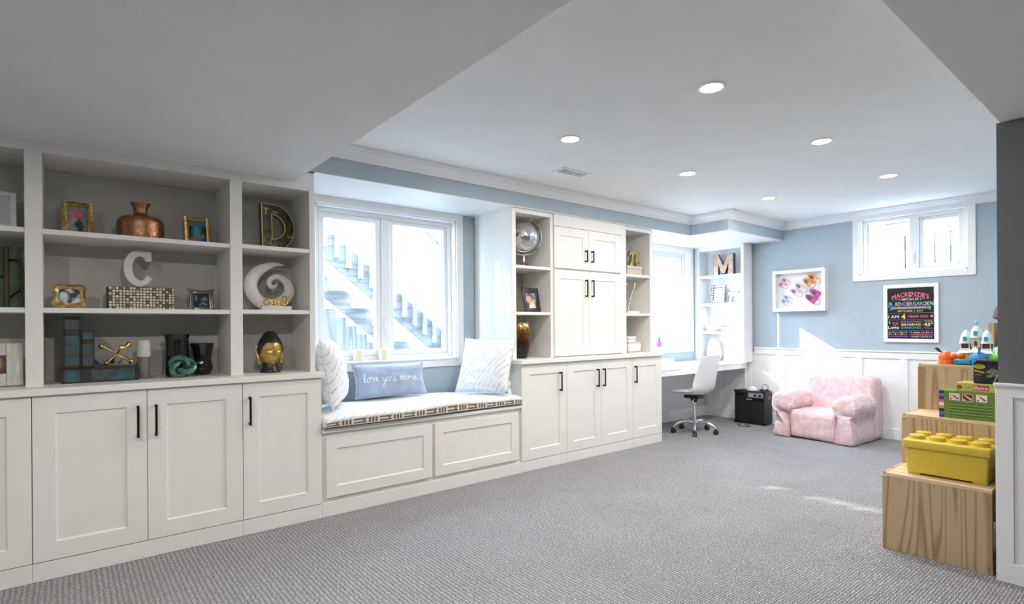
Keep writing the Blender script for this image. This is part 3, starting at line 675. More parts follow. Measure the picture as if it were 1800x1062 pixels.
# portable speaker amplifier with the small things left on it
t = thing('amplifier', 'black portable speaker amplifier on the carpet beside the pink chair', 'speaker', (6.375, 3.365, 0), R(-90)); AW, AD, AH = .193, .19, .40
obj('body', box(-AW, AW, .012, AD, .012, AH, .012, 2), pm('black_vinyl', (.018, .019, .022), .55, bmp=.3, bscale=300), t, True)
obj('grille', box(-AW + .016, AW - .016, .004, .013, .028, .285, .003), pm('black_mesh', (.022, .022, .024), .5, metal=.6, var=.5, scale=500, bmp=.6, bscale=500), t)
obj('control_panel', box(-AW + .016, AW - .016, .003, .013, .315, AH - .014, .002), BPLA, t); obj('brand_strip', box(-AW + .016, AW - .016, .005, .013, .287, .313, .001), BLKCER, t)
obj('display_panel', box(-.01, AW - .024, .0015, .004, .324, AH - .022, .001), pm('silver_panel', (.42, .44, .47), .35, metal=.6), t)
for x, r_ in ((-.125, .020), (-.075, .017), (.075, .014), (.135, .014), (-.155, .010)): obj('knob', lathe([(r_, 0), (r_ * .9, .016), (0, .017)], 18), BLACK, t, True).matrix_local = Matrix.Translation((x, .0025, .352)) @ Matrix.Rotation(R(90), 4, 'X')
P = Print(.0012)
for k in range(3): P.rect(.0, .05, .338 + k * .011, .344 + k * .011, '#c9d3dc')
P.y = .0046
for k in range(7): P.rect(-.034 + k * .010, -.034 + k * .010 + (.007 if k % 2 else .005), .295, .306, '#e2e2e2')
P.build('panel_print', t)
for sx in (-1, 1):
    for z in (.001, AH - .024): obj('corner_guard', box(min(sx * AW, sx * (AW - .03)) - .003, max(sx * AW, sx * (AW - .03)) + .003, .006, .036, z, z + .028, .006, 2), BLACK, t, True)
    obj('side_handle', box(sx * AW - .003, sx * AW + .003, .07, .15, .30, .345, .002), BLKCER, t)
tag(obj('power_cable', tube(crom([(6.366, 3.44, .30), (6.362, 3.43, .2), (6.358, 3.45, .06), (6.35, 3.47, .008), (6.24, 3.43, .006), (6.16, 3.32, .006), (6.22, 3.26, .006), (6.33, 3.40, .006), (6.355, 3.36, .05), (6.360, 3.33, .2), (6.366, 3.30, .30)], 6), .0035, 8), BPLA, smooth=True), 'thin black cable looping down the amplifier front onto carpet', 'cable')
t = thing('toy_helmet', 'small white patterned ball-shaped toy on top of the amplifier', 'toy', (6.47, 3.37, AH + .001))
bm = ball(.062, 24, 14, sc=(1, 1, .85)); 
for v in bm.verts: v.co.z = max(v.co.z, -.0) 
obj('dome', bm, pm('speckled_white', (.82, .83, .85), .4, c2=(.62, .64, .70), scale=55), t, True)
t = thing('headset', 'black headset with thin wire band lying on the amplifier', 'headset', (6.46, 3.245, AH + .001))
obj('ear_cup', lathe([(0, 0), (.022, 0), (.027, .008), (.025, .02), (0, .026)], 18), BPLA, t, True)
o = obj('ear_cup', lathe([(0, 0), (.022, 0), (.027, .008), (.025, .02), (0, .026)], 18), BPLA, t, True); o.location = (.02, -.055, 0)
obj('band', tube(crom([(0, 0, .02), (.01, -.0, .06), (.02, -.03, .085), (.025, -.06, .055), (.02, -.055, .02)], 5), .0028, 8), BLACK, t, True)

# pink fur armchair
FUR = pm('pink_plush', (.83, .63, .66), .95, c2=(.70, .47, .49), scale=18, bmp=1.0, bscale=70, sheen=.3)
t = thing('plush_armchair', 'small pink plush armchair by the end wall', 'armchair', (6.27, 2.45, 0), R(-93))
def plush(name, bm, lv=2, amp=.011, freq=12):
    bmesh.ops.recalc_face_normals(bm, faces=bm.faces); bmesh.ops.subdivide_edges(bm, edges=bm.edges, cuts=5, use_grid_fill=True); bm.normal_update()
    for v in bm.verts:
        q = v.co; d = noise.noise(q * freq) * amp + noise.noise(q * freq * 3.1) * amp * .45 + noise.noise(q * freq * 8) * amp * .18
        v.co = q + v.normal * d
        if v.co.z < .002: v.co.z = .002
    return obj(name, bm, FUR, t, 'all')
plush('seat', box(-.245, .245, -.325, .20, .004, .30, .05, 3)); plush('back', box(-.405, .405, .12, .335, .004, .655, .05, 3))
def arm(sx):
    pts = []
    for k in range(22):
        a = -pi * .30 + k / 21 * (pi * 1.62); pts.append((.112 * cos(a), .365 + .115 * sin(a)))
    lo = [(-.088, .03), (-.072, .004), (.072, .004), (.088, .03)]
    out = pts + lo; out = [(x * sx + sx * .312, z) for x, z in out]
    ys = [-.335, -.345, -.345, -.33, -.2, 0, .13]; sc = [.80, .93, .96, 1, 1, 1, 1]; ys = [-.350, -.344, -.328, -.25, -.1, .05, .14]
    rg = []
    for y_, s_ in zip(ys, (.86, .95, 1, 1, 1, 1, 1)): rg.append([(sx * .312 + (x - sx * .312) * s_, y_, .23 + (z - .23) * s_) for x, z in out])
    return loft(rg)
for sx in (-1, 1):
    bm = arm(sx); bmesh.ops.recalc_face_normals(bm, faces=bm.faces)
    bmesh.ops.subdivide_edges(bm, edges=bm.edges, cuts=3, use_grid_fill=True); bm.normal_update()
    for v in bm.verts:
        q = v.co; v.co = q + v.normal * (noise.noise(q * 12) * .011 + noise.noise(q * 36) * .006 + noise.noise(q * 90) * .0025)
        if v.co.z < .002: v.co.z = .002
    obj('arm', bm, FUR, t, 'all')
for x in (-.222, .222): obj('seam', tube([(x, -.343, .005), (x, -.346, .1), (x, -.342, .2), (x, -.326, .29)], .004, 6), pm('pink_seam', (.52, .30, .31), .9), t, True)

# ================================================================== framed photographs and ornaments
def photo_frame(name, label, loc, wd, ht, fw_, mat, rows, pal, rz=0, lean=12, dep=.014, style=None, mat_w=0, group='framed photographs'):
    t = thing(name, label, 'picture frame', (loc[0], loc[1], loc[2] + dep * sin(R(lean)) + .0008), rz, R(-lean), group=group); x, dz = wd / 2, .0005; bm = bmesh.new()
    if style == 'scallop':          # rounded, ribbed border bulging at the corners
        n = 96; rin = []; rout = []; rm = []
        for k in range(n):
            a = 2 * pi * k / n; c_, s_ = cos(a), sin(a); e = 4.5
            r_ = (abs(c_) ** e + abs(s_) ** e) ** (-1 / e); bump_ = 1 + .055 * cos(4 * a + pi) + (.05 if k % 2 else 0)
            rout.append((x * c_ * r_ * bump_, ht / 2 + ht / 2 * s_ * r_ * bump_)); rin.append(((x - fw_) * c_ * r_, ht / 2 + (ht / 2 - fw_) * s_ * r_))
        z0 = min(q[1] for q in rout); rout = [(a, b - z0) for a, b in rout]; rin = [(a, b - z0) for a, b in rin]
        rm = [((a + c) / 2, (b + d) / 2) for (a, b), (c, d) in zip(rout, rin)]
        L_ = [[bm.verts.new((a, y_, b)) for a, b in q] for q, y_ in ((rout, dep), (rout, dep * .3), (rm, -dep * .5), (rin, dep * .2), (rin, dep))]
        for p0, p1 in zip(L_, L_[1:] + L_[:1]):
            for k in range(n): bm.faces.new([p0[k], p0[(k + 1) % n], p1[(k + 1) % n], p1[k]])
        sh = -z0
    else:
        sh = 0
        for a, b, c, d in ((-x, -x + fw_, 0, ht), (x - fw_, x, 0, ht), (-x + fw_, x - fw_, 0, fw_), (-x + fw_, x - fw_, ht - fw_, ht)): bx(bm, a, b, 0, dep, c + dz, d, min(.004, fw_ * .25), 2)
        if style == 'ribs':
            n = int(ht / .0095)
            for k in range(n):
                z_ = ht * (k + .5) / n
                for sx in (-1, 1): tube([(sx * (x - .0015), .002, z_), (sx * (x - fw_ * .5), -.003, z_), (sx * (x - fw_ + .0015), .002, z_)], .0036, 6, bm)
            n = int((wd - 2 * fw_) / .0095)
            for k in range(n):
                x_ = -x + fw_ + (wd - 2 * fw_) * (k + .5) / n
                for z_, s_ in ((0, 1), (ht, -1)): tube([(x_, .002, z_ + s_ * .0035), (x_, -.003, z_ + s_ * fw_ * .5), (x_, .002, z_ + s_ * (fw_ - .0015))], .0036, 6, bm)
        if style == 'flare':
            for sx in (-1, 1):
                tube([(sx * (x + .012), .003, ht + .012), (sx * (x - .002), 0, ht - .012), (sx * (x - .006), 0, ht * .5), (sx * (x - .002), 0, .014), (sx * (x + .010), .003, .006)], [.003, .007, .006, .007, .004], 8, bm)
            tube([(-x - .01, .003, ht + .010), (-x * .4, 0, ht - .004), (x * .4, 0, ht - .004), (x + .01, .003, ht + .010)], [.003, .006, .006, .003], 8, bm)
        if style == 'ornate':
            for k in range(14):
                a = k / 13; 
                for sx in (-1, 1): ball(.010, 8, 6, (sx * (x + .001), .006, .01 + (ht - .02) * a), (1, .7, 1 + .4 * (k % 2)), bm)
                ball(.010, 8, 6, (-x + wd * a, .006, ht + .001), (1.1, .7, .9 + .5 * (k % 2)), bm); ball(.009, 8, 6, (-x + wd * a, .006, .009), (1.1, .7, 1), bm)
        gm = None
        if style == 'gems':
            nx_, nz_ = 6, 7; bm0 = bm; bm = gm = bmesh.new()
            for k in range(nx_):
                for z_ in (fw_ / 2, ht - fw_ / 2): ball(fw_ * .33, 10, 6, (-x + fw_ / 2 + (wd - fw_) * k / (nx_ - 1), -.001, z_), (1, .6, 1), bm)
            for k in range(1, nz_ - 1):
                for sx in (-1, 1): ball(fw_ * .33, 10, 6, (sx * (x - fw_ / 2), -.001, fw_ / 2 + (ht - fw_) * k / (nz_ - 1)), (1, .6, 1), bm)
    if style == 'gems': bm = bm0; obj('gem_row', gm, pm('pearl_gem', (.66, .64, .60), .25), t, True)
    obj('border', bm, mat, t, True)
    obj('backing', box(-x + fw_ * .6, x - fw_ * .6, dep * .55, dep * .9, sh + fw_ * .6, sh + ht - fw_ * .6), BPLA, t)
    if mat_w: obj('mount', box(-x + fw_, x - fw_, dep * .35, dep * .54, fw_, ht - fw_), TRIM, t)
    P_ = Print(dep * .5 if not mat_w else dep * .34); P_.grid(rows, pal, -x + fw_ + mat_w, x - fw_ - mat_w, sh + fw_ + mat_w, sh + ht - fw_ - mat_w); P_.build('photograph', t)
    if lean > 3:
        zt = ht * .62; ex = zt * math.tan(R(lean)) + .05
        obj('easel_leg', tube([(0, dep * .9, zt), (0, ex * .78, min(zt - .01, .006 + ex * .78 * math.tan(R(lean))))], .004, 6), BPLA, t)
    return t
ZF = .9205
photo_frame('photo_frame', 'tall ribbed gold photo frame with pink flowers beside the copper vase', (.052, 3.745, SH1), .135, .19, .024, DGOLD,
    ['gggggggg', 'gggpgggg', 'ggpPppgg', 'gPPpPPvg', 'gpPppPvg', 'ggPgvvgg', 'ggwwkggg', 'gwwkkkgg', 'gwgkkkgg', 'wggkkkkg', 'ggwgkkpg', 'gwggkkpg'],
    {'g': '#7d8476', 'p': '#c9546e', 'P': '#e26b86', 'v': '#a03a7a', 'w': '#a9ada0', 'k': '#23262a'}, R(8), style='ribs')
photo_frame('photo_frame', 'beaded gold photo frame with a beach photograph near the bookcase corner', (.628, 3.80, SH1), .142, .185, .024, GOLD,
    ['bbbbbbbb', 'bbbmbbbb', 'bbbsbbbb', 'kkbsbbkk', 'kktttbkk', 'kctttckk', 'kctttckk', 'kktttcsk', 'kktctssk', 'kssssbbk', 'sssssBBB', 'ksspsBBB'],
    {'b': '#2f8fb5', 'm': '#b03a52', 's': '#b07a62', 'k': '#1c2628', 't': '#4fb8b8', 'c': '#2a6a70', 'p': '#d08aa0', 'B': '#2346a0'}, R(4), style='ribs')
photo_frame('photo_frame', 'wavy gold photo frame with a black and white portrait of a couple', (.014, 3.70, SH2), .138, .125, .024, pm('bright_gold', (.66, .50, .22), .3, metal=1, var=.25, scale=80), 
    ['kkkgwwkkkk', 'kkkkkwwkkk', 'kwwwkkkkkk', 'gwwwgkkkkw', 'gwwwgkkkgg', 'gwgwgkggww', 'ggwwkkgwww', 'gggwkkwwww'], {'k': '#20242c', 'g': '#7d8798', 'w': '#d5d9e2'}, R(6), 10, style='scallop')
photo_frame('photo_frame', 'pewter photo frame with flared corners and a dark blue picture', (.640, 3.78, SH2), .125, .122, .020, PEWTER,
    ['nnnnnnnn', 'nwnnnnnn', 'nwnnnwwn', 'nwnnwwwn', 'nnnnnnnn', 'nnnnwwnn', 'nnnwnwwn', 'nnnnnnnn'], {'n': '#16223c', 'w': '#8d9ab8'}, R(4), 12, style='flare')
photo_frame('photo_frame', 'white photo frame cut by the picture edge on the top shelf', (-.275, 3.70, SH1), .17, .20, .024, WCER, ['ww', 'ww'], {'w': '#c8cdd2'}, R(6), 14)
photo_frame('photo_frame', 'whitewashed wide photo frame cut by the picture edge on the worktop', (-.295, 3.66, ZF), .255, .215, .062, pm('whitewashed_wood', (.70, .68, .62), .7, var=.12, scale=60, stretch=(1, 1, .2), bmp=.2),
    ['kkkkkkkk', 'krskkrsk', 'krsskssk', 'kksskssk', 'kwwkkkrk', 'kwkwkrkk'], {'k': '#1d1514', 'r': '#8a2f20', 's': '#c08a6c', 'w': '#c9c2bc'}, R(6), 14)
# dark botanical panel
t = thing('art_panel', 'green and black botanical panel cut by the picture edge', 'picture', (-.272, 3.72, SH2 + .002), R(5), R(-5))
obj('board', box(-.10, .10, 0, .015, .001, .31, .002), pm('moss_green_board', (.075, .10, .055), .8, var=.25, scale=20), t)
obj('bar', box(.030, .050, -.008, -.0005, .001, .31, .002), BLACK, t)
bm = tube(crom([(.045, -.006, .24), (.085, -.008, .235), (.105, -.008, .16), (.098, -.008, .08)], 5), .005, 6); tube(crom([(.05, -.006, .05), (.08, -.007, .08), (.105, -.007, .10)], 4), .004, 6, bm); tube(crom([(.03, -.006, .15), (-.02, -.007, .17), (-.06, -.006, .12)], 4), .004, 6, bm)
obj('stem', bm, BLACK, t, True)

# copper hammered vase
COPPER = pm('hammered_copper', (.55, .28, .15), .24, metal=1, c2=(.38, .18, .09), scale=70, stretch=(1, 1, 3), bmp=.7, bscale=60)
t = thing('copper_vase', 'squat hammered copper vase with a narrow flared neck', 'vase', (.33, 3.75, SH1 + .0005))
pr = [(0, 0), (.100, 0), (.110, .006)] + [(.1125 + .0015 * (k % 2), .012 + k * .009) for k in range(10)] + [(.108, .115), (.092, .128), (.062, .137), (.040, .143), (.033, .152), (.032, .168), (.036, .185), (.046, .203), (.050, .212), (.045, .212), (.028, .18), (.026, .15), (0, .15)]
obj('body', lathe(pr, 40), COPPER, t, True)

# letters
def arc(cx, cz, rx, rz, a0, a1, n=16): return [(cx + rx * cos(R(a0 + (a1 - a0) * k / n)), cz + rz * sin(R(a0 + (a1 - a0) * k / n))) for k in range(n + 1)]
t = thing('letter_c', 'white letter C standing on the dotted mosaic box', 'letter', (.318, 3.76, SH2 + .131), R(4), R(-3))
o_ = arc(.005, .105, .072, .106, 62, 298, 22); i_ = arc(.012, .105, .040, .072, 308, 52, 20)
out = [(.045, .208), (.066, .206), (.068, .150), (.042, .145), ]
out = [(.040, .200)] + o_[1:-1] + [(.046, .020), (.070, .048), (.040, .066)] + i_[1:-1] + [(.040, .146), (.068, .150), (.066, .206)]
obj('face', prism(out, 0, .022, bev=.002), pm('pale_burlap', (.74, .71, .68), .8, var=.06, scale=200, bmp=.4, bscale=200), t)
t = thing('mosaic_box', 'long box covered in cream and brown mosaic dots', 'box', (.335, 3.72, SH2 + .0005), R(3))
obj('body', box(-.157, .157, .003, .10, 0, .126, .003), pm('dark_grout', (.10, .075, .06), .8), t)
MOS = [pm('mosaic_%d' % k, c, .35, var=.1) for k, c in enumerate(((.72, .65, .52), (.60, .52, .40), (.20, .12, .08), (.80, .76, .68), (.42, .30, .20)))]
tl = []
for mt in MOS:
    q = obj('mosaic_tile', box(-.0066, .0066, -.0025, .004, -.0066, .0066, .0028), mt); tl.append(q.data); bpy.data.objects.remove(q)
for i in range(20):
    for j in range(8):
        o = bpy.data.objects.new('mosaic_tile', tl[random.choice((0, 0, 0, 1, 1, 2, 2, 3, 3, 4))]); COL.objects.link(o); o.parent = t; o.location = (-.1486 + i * .01564, .003, .0085 + j * .01555)
# stacked decorative books
BOOK = pm('teal_leather_book', (.035, .105, .125), .45, c2=(.05, .035, .03), scale=22, bmp=.3, bscale=120)
BAND = pm('dark_book_band', (.022, .017, .015), .55)
def book(label, loc, wd, ht, dp_, rz=0, horiz=False):
    t = thing('decorative_book', label, 'book', loc, rz, group='teal book boxes'); bm = box(-wd / 2, wd / 2, .004, dp_, 0, ht, .004, 2)
    obj('cover', bm, BOOK, t); bm = bmesh.new()
    if horiz:
        for a, b in ((-wd * .5, -wd * .455), (-wd * .26, -wd * .12), (wd * .46, wd * .5)): bx(bm, a, b, .0005, .01, .0005, ht - .0005, .002)
        bx(bm, -wd / 2, wd / 2, .0005, .008, ht - .007, ht - .0003, .001); bx(bm, -wd / 2, wd / 2, .0005, .008, .0005, .007, .001)
    else:
        for a, b in ((0.0005, .012), (ht * .64, ht * .76), (ht - .008, ht - .0003)): bx(bm, -wd / 2 - .0005, wd / 2 + .0005, .0005, .012, a, b, .002)
        bx(bm, -wd / 2 - .0005, -wd / 2 + .006, .0005, .012, .0005, ht - .0005, .001); bx(bm, wd / 2 - .006, wd / 2 + .0005, .0005, .012, .0005, ht - .0005, .001)
    obj('spine_band', bm, BAND, t); return t
book('teal book lying flat under the gold jack', (.14, 3.645, ZF), .330, .075, .20, R(1), True)
book('taller teal book standing on the flat one', (.022, 3.655, ZF + .0755), .069, .268, .17)
book('shorter teal book standing next to the gold jack', (.087, 3.655, ZF + .0755), .054, .200, .17)
# gold jack
t = thing('gold_jack', 'gold metal jack ornament resting on the flat teal book', 'ornament', (.212, 3.705, ZF + .0755 + .066))
for k, d in enumerate(((-.075, -.01, .052), (.070, -.015, -.046), (-.052, -.030, -.052), (.066, .03, .058), (.020, -.07, .045), (-.02, .068, -.046))):
    d = Vector(d); o = obj('arm', tube([d * s_ for s_ in (0, .3, .6, .78, .9, .97, 1.02)], [.0055, .0050, .0055, .010, .0145, .012, .004], 12), GOLD, t, True)
# hurricane candle holder
t = thing('candle_holder', 'glass pillar holder with a white candle between the gold jack and black vases', 'candle holder', (.34, 3.745, ZF))
CLEAR = pm('smoky_glass', (.32, .33, .33), .15, var=.03, trans=.35)
obj('stand', lathe([(0, 0), (.041, 0), (.042, .004), (.030, .010), (.027, .05), (.030, .11), (.035, .120), (0, .121)], 28), CLEAR, t, True)
obj('candle', lathe([(0, .121), (.034, .121), (.034, .212), (.030, .216), (0, .215)], 28), pm('white_wax', (.62, .61, .59), .6), t, True)
# black vases, green glass knot
t = thing('black_vase', 'tall black flared glass vase behind the green knot', 'vase', (.505, 3.765, ZF))
obj('body', lathe([(0, 0), (.055, 0), (.060, .006), (.061, .08), (.060, .16), (.061, .215), (.066, .238), (.072, .247), (.068, .247), (.056, .22), (.054, .02), (0, .02)], 36), BLKCER, t, True)
t = thing('black_vase', 'short black vase with a pinched waist near the upright', 'vase', (.640, 3.795, ZF))
obj('body', lathe([(0, 0), (.040, 0), (.048, .006), (.058, .03), (.060, .05), (.054, .075), (.049, .095), (.053, .13), (.064, .175), (.069, .190), (.065, .190), (.048, .13), (.044, .09), (0, .03)], 36), BLKCER, t, True)
t = thing('glass_knot', 'green swirled glass knot in front of the black vases', 'ornament', (.513, 3.645, ZF + .064))
GRN = pm('green_glass', (.004, .055, .042), .06, c2=(.05, .20, .16), scale=26, stretch=(1, 2, 1), coat=1, spec=.9)
pts = []
for k in range(120):
    a = 2 * pi * k / 120; r_ = .041 + .016 * cos(3 * a); pts.append((r_ * cos(2 * a) * 1.08, .020 * sin(3 * a), r_ * sin(2 * a) * .93))
obj('coil', tube(pts, .0155, 12, closed=True), GRN, t, True)
# letter D with gilt edging
t = thing('letter_d', 'black letter D with gold edging and gold lettering', 'letter', (1.075, 3.73, SH1 + .0075), R(10), R(-3))
def dshape(i, n=40):
    x0, x1, z0, z1 = -.108 + i, .112 - i, i, .295 - i; c = .02; e = .13 - i * .6; pts = [(x0, z0), (x0, (z0 + z1) / 2), (x0, z1)]
    cx = x1 - e; zc = (z0 + z1) / 2; hz = (z1 - z0) / 2
    pts += [(x0 + (cx - x0) * .5, z1)] + [(cx + e * sin(R(a)), zc + hz * cos(R(a))) for a in range(0, 181, 10)] + [(x0 + (cx - x0) * .5, z0)]
    return pts
oo, ii = dshape(0), dshape(.068); bm = bmesh.new(); n = len(oo)
Ls = [[bm.verts.new((x, y_, z)) for x, z in q] for q, y_ in ((oo, 0), (oo, .032), (ii, .032), (ii, 0))]
for p0, p1 in zip(Ls, Ls[1:] + Ls[:1]):
    for k in range(n): bm.faces.new([p0[k], p0[(k + 1) % n], p1[(k + 1) % n], p1[k]])
obj('face', bm, pm('black_gilt_paper', (.016, .016, .012), .5, c2=(.075, .065, .02), scale=35, stretch=(1, 1, .35)), t)
GE = pm('gilt_edge', (.62, .54, .20), .5, metal=.2)
obj('gold_edge', tube([(x, .001, z) for x, z in dshape(.003)], .0036, 6, closed=True), GE, t, True); o = obj('gold_edge', tube([(x, .001, z) for x, z in dshape(.066)], .0036, 6, closed=True), GE, t, True)
P = Print(-.0008); gc = '#c9be66'
P.text('T', -.078, .222, .062, gc, width=.036); P.text("hats", -.020, .238, .030, gc, width=.036); P.text('Snub', .080, .082, .034, gc, width=.044)
for k in range(6): P.rect(.022 + k * .012, .025 + k * .012, .16 - k * .004, .262 - k * .017, '#6f6a35')
for k in range(9): P.line((-.095, .13 + k * .008), (-.052, .132 + k * .008), .0012, '#5b562a')
P.line((-.098, .115), (-.045, .118), .008, '#0c0c08'); P.line((-.098, .105), (-.048, .106), .004, '#0c0c08')
for cx, cz, r_, w_ in ((-.068, .060, .022, .0022), (-.040, .050, .019, .003), (.0, .032, .016, .0015), (.04, .034, .014, .0015)):
    for k in range(18): P.line((cx + r_ * cos(k * pi / 9), cz + r_ * 1.2 * sin(k * pi / 9)), (cx + r_ * cos((k + 1) * pi / 9), cz + r_ * 1.2 * sin((k + 1) * pi / 9)), w_, gc)
P.build('gilt_print', t)
# white spiral sculpture
SP = [(725, 162, 6), (665, 156, 20), (590, 158, 33), (480, 190, 57), (350, 260, 82), (250, 360, 98), (198, 500, 104), (225, 640, 104), (310, 755, 100), (420, 815, 95), (530, 826, 95), (650, 800, 95), (750, 720, 92), (815, 620, 88), (800, 500, 78), (740, 415, 63), (665, 368, 49), (590, 362, 43), (520, 400, 42), (488, 460, 42), (505, 520, 37), (555, 532, 31), (600, 508, 19), (612, 472, 6)]
k_ = .326 / 823; c3 = crom([((x - 500) * k_, (925 - z) * k_, r_ * k_) for x, z, r_ in SP], 4)
t = thing('spiral_sculpture', 'white textured spiral wave sculpture behind the omg sign', 'sculpture', (1.034, 3.79, SH2 + .0045), R(3))
obj('spiral', tube([(x, 0, z) for x, z, r_ in c3], [max(.001, r_) for x, z, r_ in c3], 18, flat=.62, flat_axis=(0, 1, 0)), WCER, t, True)
obj('foot', box(-.06, .05, -.025, .025, -.0005, .02, .004), WCER, t)
t = thing('omg_sign', 'gold omg letters on a small white marble block', 'ornament', (1.028, 3.61, SH2 + .0037), R(3))
obj('marble_base', box(-.090, .090, 0, .05, 0, .026, .002), pm('white_marble', (.78, .77, .76), .2, c2=(.60, .59, .58), scale=12, stretch=(1, 1, 2)), t)
GL = pm('brushed_gold_letters', (.62, .40, .10), .35, metal=.9)
def ringtube(cx, cz, rx, rz, r_=.0062, a0=0, a1=360): return tube([(cx + rx * cos(R(a0 + (a1 - a0) * k / 20)), .022, cz + rz * sin(R(a0 + (a1 - a0) * k / 20))) for k in range(20 if a1 - a0 == 360 else 21)], r_, 8, closed=a1 - a0 == 360)
obj('letter_o', ringtube(-.055, .0505, .0165, .0175), GL, t, True)
bm = tube(crom([(-.028, .022, .044), (-.018, .022, .038), (-.008, .022, .062), (-.006, .022, .032), (.004, .022, .060), (.011, .022, .055), (.012, .022, .032), (.022, .022, .060), (.030, .022, .054), (.031, .022, .032)], 4), .0058, 8); obj('letter_m', bm, GL, t, True)
bm = ringtube(.054, .072, .0145, .0155); tube(crom([(.068, .022, .084), (.070, .022, .058), (.064, .022, .036), (.048, .022, .034), (.042, .022, .042)], 5), .0058, 8, bm); tube([(.066, .022, .080), (.086, .022, .090)], .004, 8, bm); obj('letter_g', bm, GL, t, True)
# golden head
t = thing('golden_head', 'golden statue head with black hair on a black neck', 'statue', (1.0, 3.67, ZF), R(6))
HG = pm('worn_gold_leaf', (.50, .31, .085), .36, metal=.85, c2=(.62, .43, .16), scale=28, bmp=.15)
HB = pm('black_resin', (.008, .008, .010), .35, bmp=.3, bscale=120)
bm = bmesh.new(); gr = []; nu, nv = 72, 60; cz = .140
G = lambda x, z, x0, z0, sx, sz: math.exp(-((x - x0) / sx) ** 2 - ((z - z0) / sz) ** 2)
for j in range(nv + 1):
    ph = -pi / 2 + pi * j / nv; row = []
    for i in range(nu):
        th = 2 * pi * i / nu; x = .070 * cos(ph) * sin(th); y = -.074 * cos(ph) * cos(th); z = .094 * sin(ph)
        if z < -.02: s_ = 1 - .36 * ((-z - .02) / .074) ** 1.6; x *= s_; y *= 1 - .25 * ((-z - .02) / .074) ** 1.5
        fr = max(0, cos(th)) ** 1.2
        d = 0
        d += .027 * G(x, z, 0, -.017, .0095, .013) + .012 * G(x, z, 0, .008, .0055, .020)              # nose
        d += .0095 * (G(x, z, .024, .010, .014, .0075) + G(x, z, -.024, .010, .014, .0075))            # eyelids
        d -= .009 * (G(x, z, .022, .021, .016, .006) + G(x, z, -.022, .021, .016, .006)) ; d += .004 * (G(x, z, .022, .029, .018, .005) + G(x, z, -.022, .029, .018, .005))
        d -= .007 * (G(x, z, .024, -.001, .015, .004) + G(x, z, -.024, -.001, .015, .004))
        d += .011 * G(x, z, 0, -.042, .018, .0042) + .011 * G(x, z, 0, -.053, .014, .0045) - .009 * G(x, z, 0, -.0475, .021, .0020)   # lips
        d += .006 * G(x, z, 0, -.073, .018, .010) + .004 * (G(x, z, .04, -.02, .02, .02) + G(x, z, -.04, -.02, .02, .02))
        row.append(bm.verts.new((x, y - d * fr, z * (1.16 if z < 0 else 1) + cz)))
    gr.append(row)
for j in range(nv):
    for i in range(nu): bm.faces.new([gr[j][i], gr[j][(i + 1) % nu], gr[j + 1][(i + 1) % nu], gr[j + 1][i]])
bmesh.ops.remove_doubles(bm, verts=bm.verts, dist=1e-5); obj('face', bm, HG, t, 'all')
bm = bmesh.new(); gr = []
for j in range(25):
    row = []
    for i in range(48):
        th = 2 * pi * i / 48; fr = (1 + cos(th)) / 2; at = abs((th + pi) % (2 * pi) - pi); q_ = max(0, min(1, (at - .75) / .75)); q_ = q_ * q_ * (3 - 2 * q_); lo = .050 - .075 * q_ - .025 * max(0, (at - 1.5) / 1.64)
        ph0 = math.asin(max(-.9, min(.9, lo / .094))); ph = ph0 + (pi / 2 - ph0) * j / 24; k2 = 1.075
        cp = max(0, cos(ph)) ** .72; x = .070 * k2 * cp * sin(th); y = -.074 * k2 * cp * cos(th); z = .088 * k2 * sin(ph)
        r_ = math.hypot(x, y); z += .026 * math.exp(-(r_ / .041) ** 4); row.append(bm.verts.new((x, y, z + cz)))
    gr.append(row)
for j in range(24):
    for i in range(48): bm.faces.new([gr[j][i], gr[j][(i + 1) % 48], gr[j + 1][(i + 1) % 48], gr[j + 1][i]])
bmesh.ops.remove_doubles(bm, verts=bm.verts, dist=1e-5)
obj('hair', bm, HB, t, 'all', mods=(('SOLIDIFY', dict(thickness=.006, offset=-1)),))
for sx in (-1, 1): obj('ear', tube(crom([(sx * .068, .004, cz + .022), (sx * .078, .008, cz + .020), (sx * .080, .008, cz - .01), (sx * .070, .0, cz - .045), (sx * .068, -.004, cz - .075), (sx * .062, -.006, cz - .085)], 4), [.006] * 4 + [.009] * 8 + [.010] * 4 + [.008, .009, .010, .009, .004], 10, flat=.7), HG, t, True)
obj('neck', lathe([(0, 0), (.060, 0), (.061, .008), (.054, .020), (.046, .034), (.043, .060), (.040, .075), (0, .076)], 32), HB, t, True)

# ------------------------------------------------------------------ globe bookcase
t = thing('globe', 'chrome desk globe with bronze continents', 'globe', (3.142, 3.715, SR1 + .0005), R(-35))
def globe_mat():
    mt, nt, b = nodes_of('chrome_globe'); v = coords(nt); nz = N(nt, 'TexNoise', Scale=7.0, Detail=5.0); nt.links.new(v, nz.inputs['Vector'])
    rp = ramp(nt, [(.56, (.74, .74, .76)), (.585, (.24, .16, .09))]); nt.links.new(nz.outputs['Fac'], rp.inputs[0]); nt.links.new(rp.outputs[0], b.inputs['Base Color'])
    b.inputs['Metallic'].default_value = 1; b.inputs['Roughness'].default_value = .14; return mt
obj('sphere', ball(.138, 40, 24, (0, 0, .268)), globe_mat(), t, True)
ax = Vector((sin(R(23)), 0, cos(R(23)))); c0 = Vector((0, 0, .268))
pa = [c0 + (ax * cos(R(a)) + Vector((ax.z, 0, -ax.x)) * sin(R(a))) * .157 for a in range(0, 181, 9)]
obj('meridian_arm', tube(pa, .0085, 8, flat=1.6, flat_axis=(0, 1, 0)), SILVER, t, True)
obj('axis_pin', tube([c0 + ax * .136, c0 + ax * .175], [.006, .008], 10), SILVER, t, True)
